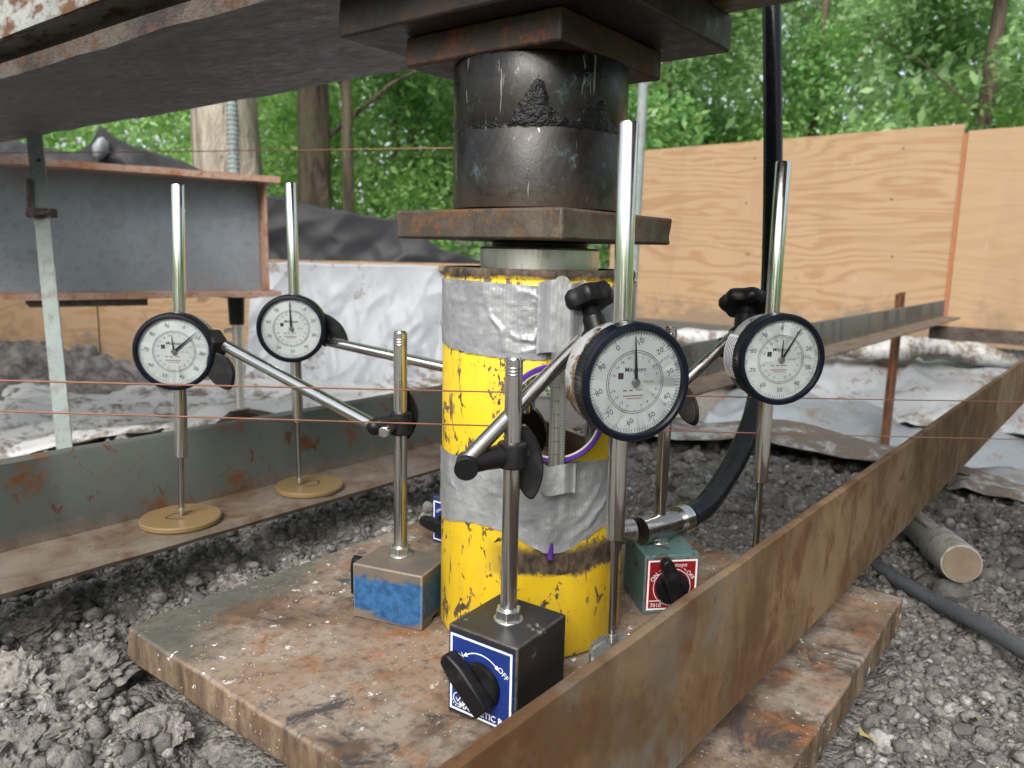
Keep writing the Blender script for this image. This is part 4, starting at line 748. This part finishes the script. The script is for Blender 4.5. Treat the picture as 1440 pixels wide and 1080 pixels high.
# draped plastic
def sheet(name, label, mat, cx, cy, w, l, rz, hf=None, seed=1, fold=.03, fx=2.2, fy=5., off=.02, n=(110, 90), edge=.12, follow=True, kind=None):
    U, V = np.meshgrid(np.linspace(-.5, .5, n[0]), np.linspace(-.5, .5, n[1]), indexing='ij')
    ex = 1+edge*fbm(V*5+seed, V*0+1.3, seed, 3); ey = 1+edge*fbm(U*5-seed, U*0+4.2, seed+8, 3); a = U*w*ex; b = V*l*ey
    X = cx+a*math.cos(rz)-b*math.sin(rz); Y = cy+a*math.sin(rz)+b*math.cos(rz)
    Z = base_h(X, Y)+off if follow else np.full(X.shape, off); wx = X+.25*fbm(X*1.4, Y*1.4, seed+2, 2); wy = Y+.25*fbm(X*1.3+5, Y*1.3, seed+4, 2)
    q = fbm(wx*fx, wy*fy, seed+5, 3); rid = (1-np.abs(q)*3.2).clip(0, 1)**2; Z = Z+fold*(rid*.55+.35*fbm(wx*fx*1.2, wy*fy*.6, seed+6, 2))+fold*.12*np.abs(fbm(X*14, Y*14, seed+7, 3))
    rr_ = random.Random(seed)
    for k in range(5):
        th = rr_.uniform(0, 3.14); fq = rr_.uniform(1.2, 4.5)*fx/2.2; ph = (X*math.cos(th)+Y*math.sin(th))*fq+.35*fbm(X*1.1+k, Y*1.1, seed+20+k, 2)+rr_.random(); tri = np.abs(ph-np.floor(ph)-.5)*2; Z = Z+fold*.75/math.sqrt(fq)*(tri-.5)*(.4+.6*sstep(-.2, .2, fbm(X*.9-k, Y*.9, seed+30+k, 2)))
    if hf is not None: Z = Z+hf(X, Y, U, V)
    rim = np.minimum(.5-np.abs(U), .5-np.abs(V)); Z = Z-.012*(1-sstep(0, .04, rim))
    o = smooth_all(mesh_obj(name, grid_mesh(name, np.stack([X, Y, Z], -1)), mat, None, 0)); so_ = o.modifiers.new('thick', 'SOLIDIFY'); so_.thickness = .0015; return tag(o, label, 'plastic sheet', 'plastic sheets on the ground', kind)
def gb(x0, y0, s, h): return lambda X, Y, U, V: h*np.exp(-((X-x0)**2+(Y-y0)**2)/(s*s))
sheet('plastic_sheet', 'muddy white plastic sheet on the ground behind the left gauges', PSH2, .95, 2.25, 2.6, 1.6, R(-35), seed=3, fold=.05, off=.05)
sheet('plastic_sheet', 'dirty white sheet lying nearest behind the grey angle iron', PSH2, .62, 1.45, 1.6, .7, R(-40), seed=9, fold=.035, off=.03)
sheet('plastic_sheet', 'large thin grey plastic sheet billowing behind the rusty stake', PTRANS, 3.6, .45, 1.6, 1.7, R(6), gb(3.55, .75, .45, .16), seed=14, fold=.07, fx=1.3, fy=2.6, off=.05)
sheet('plastic_sheet', 'clean white plastic sheet in front of the plywood hoarding', PCLEAN, 4.3, .75, 1.0, 2.6, R(5), gb(4.2, 1.1, .7, .08), seed=22, fold=.045, off=.10)
sheet('plastic_sheet', 'muddy white plastic in the hollow before the rusty stake', PSHEET, 2.15, .5, 1.2, 1.2, R(12), None, seed=52, fold=.06, off=.05)
sheet('plastic_sheet', 'muddy flap of plastic between the hose and the brown angle iron', PSHEET, 1.32, .36, .95, 1.0, R(25), gb(1.15, .12, .16, .05), seed=27, fold=.03, off=.03)
sheet('plastic_sheet', 'white plastic sheet right of the brown angle iron', PCLEAN, 1.75, -.45, 1.3, .8, R(-8), seed=33, fold=.035, off=.03)
sheet('plastic_sheet', 'dirty plastic strip on the gravel at the right edge', PSHEET, 1.12, -.33, .30, .40, R(20), seed=38, fold=.02, off=.012)
sheet('plastic_sheet', 'pale plastic seen to the right of the green stand', PSHEET, 1.55, .85, .9, .9, R(-10), seed=41, fold=.045, off=.03)
m = MB(); pts = [Vector((3.55+1.5*s, 1.75-1.95*s, -.165-.035*s+.02*math.sin(s*21))) for s in np.linspace(-.1, 1.1, 40)]; m.tube(pts, [.062+.012*math.sin(i*.9)+.008*math.sin(i*2.3) for i in range(40)], 20)
tag(m.build('sheet_roll', PSHEET, None, 60), 'long rolled edge of white plastic along the foot of the plywood hoarding', 'plastic roll')
U, V = np.meshgrid(np.linspace(-1, 1, 190), np.linspace(-1, 1, 190), indexing='ij'); X = 1.2+U*1.25; Y = 3.65+V*.95
Z = base_h(X, Y)-.05+(.30*np.exp(-((U+.45)**2+V*V)/.22)+.12*np.exp(-((U-.55)**2+(V+.45)**2)/.05))*(1+.5*fbm(X*3, Y*3, 61, 3))+.09*fbm(X*7, Y*7, 62, 5)+.05*worley(X*11, Y*11, 64)+.03*worley(X*24, Y*24, 65)-.25*sstep(.75, 1., np.maximum(np.abs(U), np.abs(V)))
tt = MT('heap_soil'); n_ = tt.noise(16, det=6, ro=.7); SOIL = tt.pr(tt.mix(tt.ramp(n_, [(.4, 0), (.62, 1)]), (.11, .10, .095), (.27, .25, .235)), .85, 0, tt.bump(tt.noise(60, det=5, ro=.7), .8, .02))
tag(smooth_all(mesh_obj('soil_heap', grid_mesh('soil_heap', np.stack([X, Y, Z], -1)), SOIL, None, 0)), 'rough heap of dark soil below the grey steel beam at the left', 'soil heap')
# plastic draped over a stack beside the jack's left
def drape(name, label, mat, p0, p1, ztop, zbot, depth, seed, amp, cat, nx=140, nz=60, slope=0., top_n=14, fr=9., flare=.12):
    p0 = Vector(p0); p1 = Vector(p1); d = (p1-p0); L = d.length; d.normalize(); nrm = Vector((d.y, -d.x, 0)); 
    if nrm.dot(Vector((CAM.x, CAM.y, 0))-p0) < 0: nrm = -nrm
    U = np.linspace(0, 1, nx)[:, None]*np.ones((1, nz+top_n)); J_ = np.arange(nz+top_n)[None, :]*np.ones((nx, 1)); top = J_ < top_n
    ZT = np.array([ztop(u) if callable(ztop) else ztop for u in np.linspace(0, 1, nx)], float)[:, None]*np.ones_like(U); V_ = np.where(top, 0, (J_-top_n)/(nz-1))
    O = np.where(top, -depth*(1-J_/top_n), flare*np.abs(V_)**1.6); Z = np.where(top, ZT-.01*(1-J_/top_n), ZT+(zbot-ZT)*V_); A_ = U*fr+seed
    f = fbm(A_+V_*slope+.5*fbm(A_*.6, V_*2, seed+8, 2), V_*1.1, seed, 3); f2 = fbm(A_*2.7-V_*slope*1.5, V_*2.5, seed+3, 4); f3 = (1-np.abs(fbm(A_*1.3+V_*(slope+1.2), V_*2.2, seed+6, 2))*3).clip(0, 1)**2; ph = A_*.9+V_*slope*.8+.4*f; tri = np.abs(ph-np.floor(ph)-.5)*2; ph2 = A_*1.7-V_*1.3+.5*f2; tri2 = np.abs(ph2-np.floor(ph2)-.5)*2; O = O+amp*(f*.9+.2*f2+.25*f3+.4*tri+.2*tri2*V_)*np.minimum(1, .25+V_*2)
    P = np.stack([p0.x+d.x*U*L+nrm.x*O, p0.y+d.y*U*L+nrm.y*O, Z+amp*.25*f2], -1)
    return tag(smooth_all(mesh_obj(name, grid_mesh(name, P), mat, None, 0)), label, cat)
drape('covered_stack', 'stack draped in white plastic left of the jack', m_plastic('stack_plastic', (.30, .32, .35), dirt=.35), (1.86, 3.20, 0), (2.52, 2.30, 0), .245, -.42, .5, 5, .042, 'covered stack', fr=4.5, slope=1.1, flare=.2)
t = thing('timber_board', 'brown board end sticking out of the white plastic stack', 'board', (2.50, 2.36, .235)); MB().box((0, 0, 0), (.16, .12, .03), Matrix.Rotation(R(-50), 3, 'Z')).build('board', WOOD, t, 0, .002)
drape('silt_fence', 'sagging black silt fence behind the white plastic stack', TARP, (1.9, 4.2, 0), (3.35, 2.35, 0), lambda u: float(np.interp(u, [0, .1, .3, .5, .58, .62, .66, .72, .9, 1], [.66, .665, .63, .535, .50, .505, .44, .34, .2, .15])), -.3, .05, 12, .09, 'silt fence', slope=2., fr=5.)
drape('silt_fence', 'black silt fence with a knot behind the grey steel beam', TARP, (1.15, 5.3, 0), (2.12, 3.95, 0), lambda u: float(np.interp(u, [0, .2, .35, .5, .56, .6, .64, .8, 1], [.93, .945, .89, .86, .90, 1.0, .95, .85, .74])), .2, .05, 19, .09, 'silt fence', slope=1., fr=4.)
m = MB(); c = Vector((1.70, 4.45, .87)); m.lathe([(.001, -.07), (.03, -.05), (.045, 0), (.03, .05), (.001, .075)], 16, Matrix.Translation(c) @ Matrix.Rotation(.5, 4, 'X'), lambda a, k: 1+.2*math.sin(3*a+k)); tag(m.build('fence_tie', PCLEAN, None, 60), 'white rag tied at the knot of the black silt fence', 'rag')
# threaded bar standing in front of the pale trunk
m = MB(); m.tube([(1.86, 3.34, .30), (1.95, 3.47, 1.4)], .026, 14)
for k in range(44):
    p = Vector((1.86, 3.34, .30)).lerp(Vector((1.95, 3.47, 1.4)), k/44); m.cyl(p, p+Vector((.0008, .0011, .012)), .031, n=12)
m2 = thing('threaded_bar', 'pale blue grey threaded bar in front of the pale tree trunk', 'threaded bar'); m.build('bar', POSTM, m2, 30); MB().box((1.86, 3.34, .575), (.12, .12, .02)).cyl((1.862, 3.343, .585), (1.866, 3.349, .63), .04, n=6).build('nut_plate', DARKB, m2, 30)
# pipes on the gravel at the right
t = thing('capped_pipe', 'pale capped pipe lying on the gravel below the brown angle iron', 'pipe'); PP = m_rust('muddy_pipe', (.30, .30, .285), (.38, .37, .345), (.23, .2, .155), dark=(.14, .12, .1), sc=12, rough=.6)
a, b = Vector((.438, -.272, -.014)), Vector((.70, -.155, -.045)); m = MB(); m.tube([a, a.lerp(b, .04), a.lerp(b, .3), a.lerp(b, .36), b], [.0215, .0225, .0225, .019, .019], 32); m.build('pipe', PP, t, 40, .001)
MB().cyl(a-(b-a).normalized()*.0006, a-(b-a).normalized()*.0016, .0195, n=32).build('end_plug', plain('mud_plug', (.20, .155, .11), .85), t); m = MB(); m.tube([a.lerp(b, .28)+Vector((-.012, .004, .018)), a.lerp(b, .34)+Vector((-.010, .004, .018)), a.lerp(b, .9)+Vector((-.008, .004, .018))], .004, 10); m.build('side_seam', PP, t, 60)
a, b = Vector((.52, -.115, -.052)), Vector((.235, -.42, -.034)); m = MB(); m.tube([a.lerp(b, k/12)+Vector((0, 0, .0015*math.sin(k))) for k in range(13)], .0085, 16); tag(m.build('black_pipe', plain('sheen_scuffed_black_pipe', (.075, .08, .088), .3), None, 60), 'thin black pipe lying across the gravel at the right', 'pipe')  # base colour lightened for a grey-blue sheen as well as scuffs
# leaf litter
for i, (x, y) in enumerate(((.068, -.262), (.152, -.325))):
    m = MB(); L = .008-.001*(i % 2); m.add([(0, -L, .002), (.4*L, -.3*L, .004), (.35*L, .5*L, .003), (0, L, .006), (-.35*L, .5*L, .002), (-.4*L, -.3*L, .0045)], [(0, 1, 2, 3), (0, 3, 4, 5)])
    o = m.build('fallen_leaf', plain('leaf_yellow', (.33, .28, .10), .6), None, 60); o.location = (x, y, gh(x, y)+.006); o.rotation_euler = (.3, .2, i*1.7); tag(o, ['yellow leaf on the gravel close to the right edge of the plate', 'pale leaf on the gravel at the lower right'][i], 'leaf')
# ---------------------------------------------------------------- trees
LEAF_A = m_leaf('leaf_bright', [(.12, .27, .06), (.19, .38, .09), (.28, .50, .14), (.40, .62, .22)], .5); LEAF_B = m_leaf('leaf_dark', [(.12, .27, .08), (.18, .36, .11), (.27, .46, .16)], .5); LEAF_C = m_leaf('leaf_haze_pale', [(.19, .34, .14), (.27, .45, .18), (.38, .56, .27)], .5)  # palest greens have distance haze mixed into the leaf colour
BARK_P = m_bark('pale_bark', (.20, .17, .14), (.40, .35, .29)); BARK_D = m_bark('brown_bark', (.055, .042, .032), (.15, .115, .085))
def leaves(centers, radii, n, size, rg, squash=.7):
    centers = np.array(centers); radii = np.array(radii); k = rg.choice(len(centers), n, p=radii**2/np.sum(radii**2)); d = rg.normal(size=(n, 3)); d /= np.linalg.norm(d, axis=1)[:, None]
    p = centers[k]+d*(radii[k]*rg.random(n)**.45)[:, None]*np.array([1, 1, squash]); s = size*rg.uniform(.55, 1.25, n)
    nn = rg.normal(size=(n, 3))+np.array([0, 0, .9]); nn /= np.linalg.norm(nn, axis=1)[:, None]; a = rg.normal(size=(n, 3)); a -= nn*np.sum(a*nn, 1)[:, None]; a /= np.linalg.norm(a, axis=1)[:, None]; b = np.cross(nn, a)
    s = s[:, None]; return np.stack([p-a*s, p-a*s*.1+b*s*.42, p+a*s-nn*s*.25, p-a*s*.1-b*s*.42], 1)
def make_crown(seed, n, size, h, spread, low):
    rg = np.random.default_rng(seed); C = []; Rr = []; limbs = []
    for k in range(26):
        a = rg.random()*6.28; z = low+(h-low)*rg.random(); rad = spread*(1-.45*abs((z-low)/(h-low)-.35))*math.sqrt(rg.random()); C.append((rad*math.cos(a), rad*math.sin(a), z)); Rr.append(rg.uniform(.28, .62)*spread*.55)
        if k < 12: limbs.append(((0, 0, max(low*.5, z-rad*.7)), C[-1]))
    return leaves(C, Rr, n, size, rg), limbs
def tree(label, x, y, r, h, lean, bark, leafm, seed, n=5000, size=.10, spread=2.2, low=1.6, z0=-.5):
    t = thing('tree', label, 'tree', (x, y, z0), (0, 0, 0), 'trees around the yard'); rg = random.Random(seed); pts = []; rs = []
    for k in range(16):
        s = k/15; pts.append((lean[0]*s*h+.06*r*10*math.sin(s*5+seed)*.2, lean[1]*s*h+.05*math.sin(s*4+seed*2), s*h)); rs.append(r*(1.25 if k == 0 else 1)*(1-.55*s))
    m = MB(); m.tube(pts, rs, 26)
    v = []
    for q in m.v: a = math.atan2(q[1], q[0]); v.append((q[0]*(1+.05*math.sin(a*5+q[2]*2)), q[1]*(1+.05*math.sin(a*4-q[2])), q[2]))
    m.v = v; L, limbs = make_crown(seed, n, size, h*1.1, spread, low); m.build('trunk', bark, t, 60)
    for a, b in limbs:
        a = Vector(a); b = Vector(b); a = a+Vector((lean[0]*a.z, lean[1]*a.z, 0)); mid = a.lerp(b, .5)+Vector((0, 0, .12)); MB().tube([a, mid, b], [r*.16, r*.10, r*.03], 8).build('limb', bark, t, 60)
    me = soup('crown', L, 4); mesh_obj('crown', me, leafm, t, 0)
tree('thick pale barked tree trunk behind the threaded bar', 3.02, 5.12, .285, 6.5, (-.01, .005), BARK_P, LEAF_A, 3, 5000, .09, 2.3, 2.6)
tree('brown tree trunk right of the thick pale one', 4.05, 5.50, .165, 6.5, (.012, .03), BARK_D, LEAF_A, 5, 4000, .09, 2.0, 2.6)
tree('slim tree trunk beside the brown trunk', 4.11, 5.12, .055, 6.0, (0, .01), BARK_D, LEAF_A, 8, 4000, .09, 1.8, 2.4)
tree('slender sapling left of the load cell', 5.95, 6.50, .06, 5.5, (.01, -.01), BARK_D, LEAF_B, 11, 4500, .09, 1.9, 1.6)
tree('thin dark trunk just left of the load cell', 7.6, 7.75, .09, 6.5, (-.01, .0), BARK_D, LEAF_B, 13, 5500, .10, 2.4, 1.5)
tree('leafy dark green tree right of the load cell', 8.3, 4.2, .09, 6.5, (.0, .02), BARK_D, LEAF_B, 17, 20000, .055, 2.2, .5)
tree('bright green tree hanging over the middle of the plywood hoarding', 9.9, 2.9, .07, 6.0, (-.02, -.01), BARK_D, LEAF_C, 19, 20000, .055, 2.1, .6)
tree('bushy pale green tree above the right end of the plywood hoarding', 9.5, 1.0, .10, 6.5, (.0, .0), BARK_D, LEAF_C, 23, 22000, .06, 2.4, .4)
tree('tall tree at the far right over the hoarding', 8.6, -1.2, .10, 7.0, (.0, .0), BARK_D, LEAF_C, 29, 18000, .06, 2.3, .6)
# undergrowth and the wood beyond, too dense to count
def mass(name, label, n, size, r0, r1, a0, a1, z0, z1, mat, seed, blobs=90, br=(.5, 1.1), bank=True):
    rg = np.random.default_rng(seed); C = []; Rr = []
    for k in range(blobs):
        a = R(rg.uniform(a0, a1)); u = rg.random(); r = r0+(r1-r0)*u; z = z0+(z1-z0)*(u*.75+.25*rg.random()) if bank else z0+(z1-z0)*rg.random()**1.2; C.append((CAM.x+r*math.cos(a), CAM.y+r*math.sin(a), z)); Rr.append(rg.uniform(*br))
    return tag(mesh_obj(name, soup(name, leaves(C, Rr, n, size, rg, .8), 4), mat, None, 0), label, 'foliage', kind='stuff')
mass('undergrowth', 'dense bright undergrowth between the trunks behind the silt fence', 26000, .05, 7.2, 11, 42, 78, -.3, 2.8, LEAF_A, 101, 120, (.4, .9))
mass('undergrowth', 'undergrowth behind the plywood hoarding', 22000, .05, 8, 11.5, 0, 42, 0, 2.4, LEAF_A, 103, 90, (.4, .9))
mass('distant_wood', 'green wood closing the view behind the yard', 60000, .10, 11, 19, -8, 84, -.3, 7.5, LEAF_C, 105, 230, (.9, 2.0))
mass('distant_wood', 'darker wood behind the bright leaves', 18000, .18, 18, 28, -12, 88, 2, 8, LEAF_C, 107, 200, (1.2, 2.4))
mass('wood_behind', 'wood on the other side of the yard', 20000, .26, 10, 17, 95, 345, -.3, 4.5, LEAF_A, 109, 200, (1.0, 1.8))
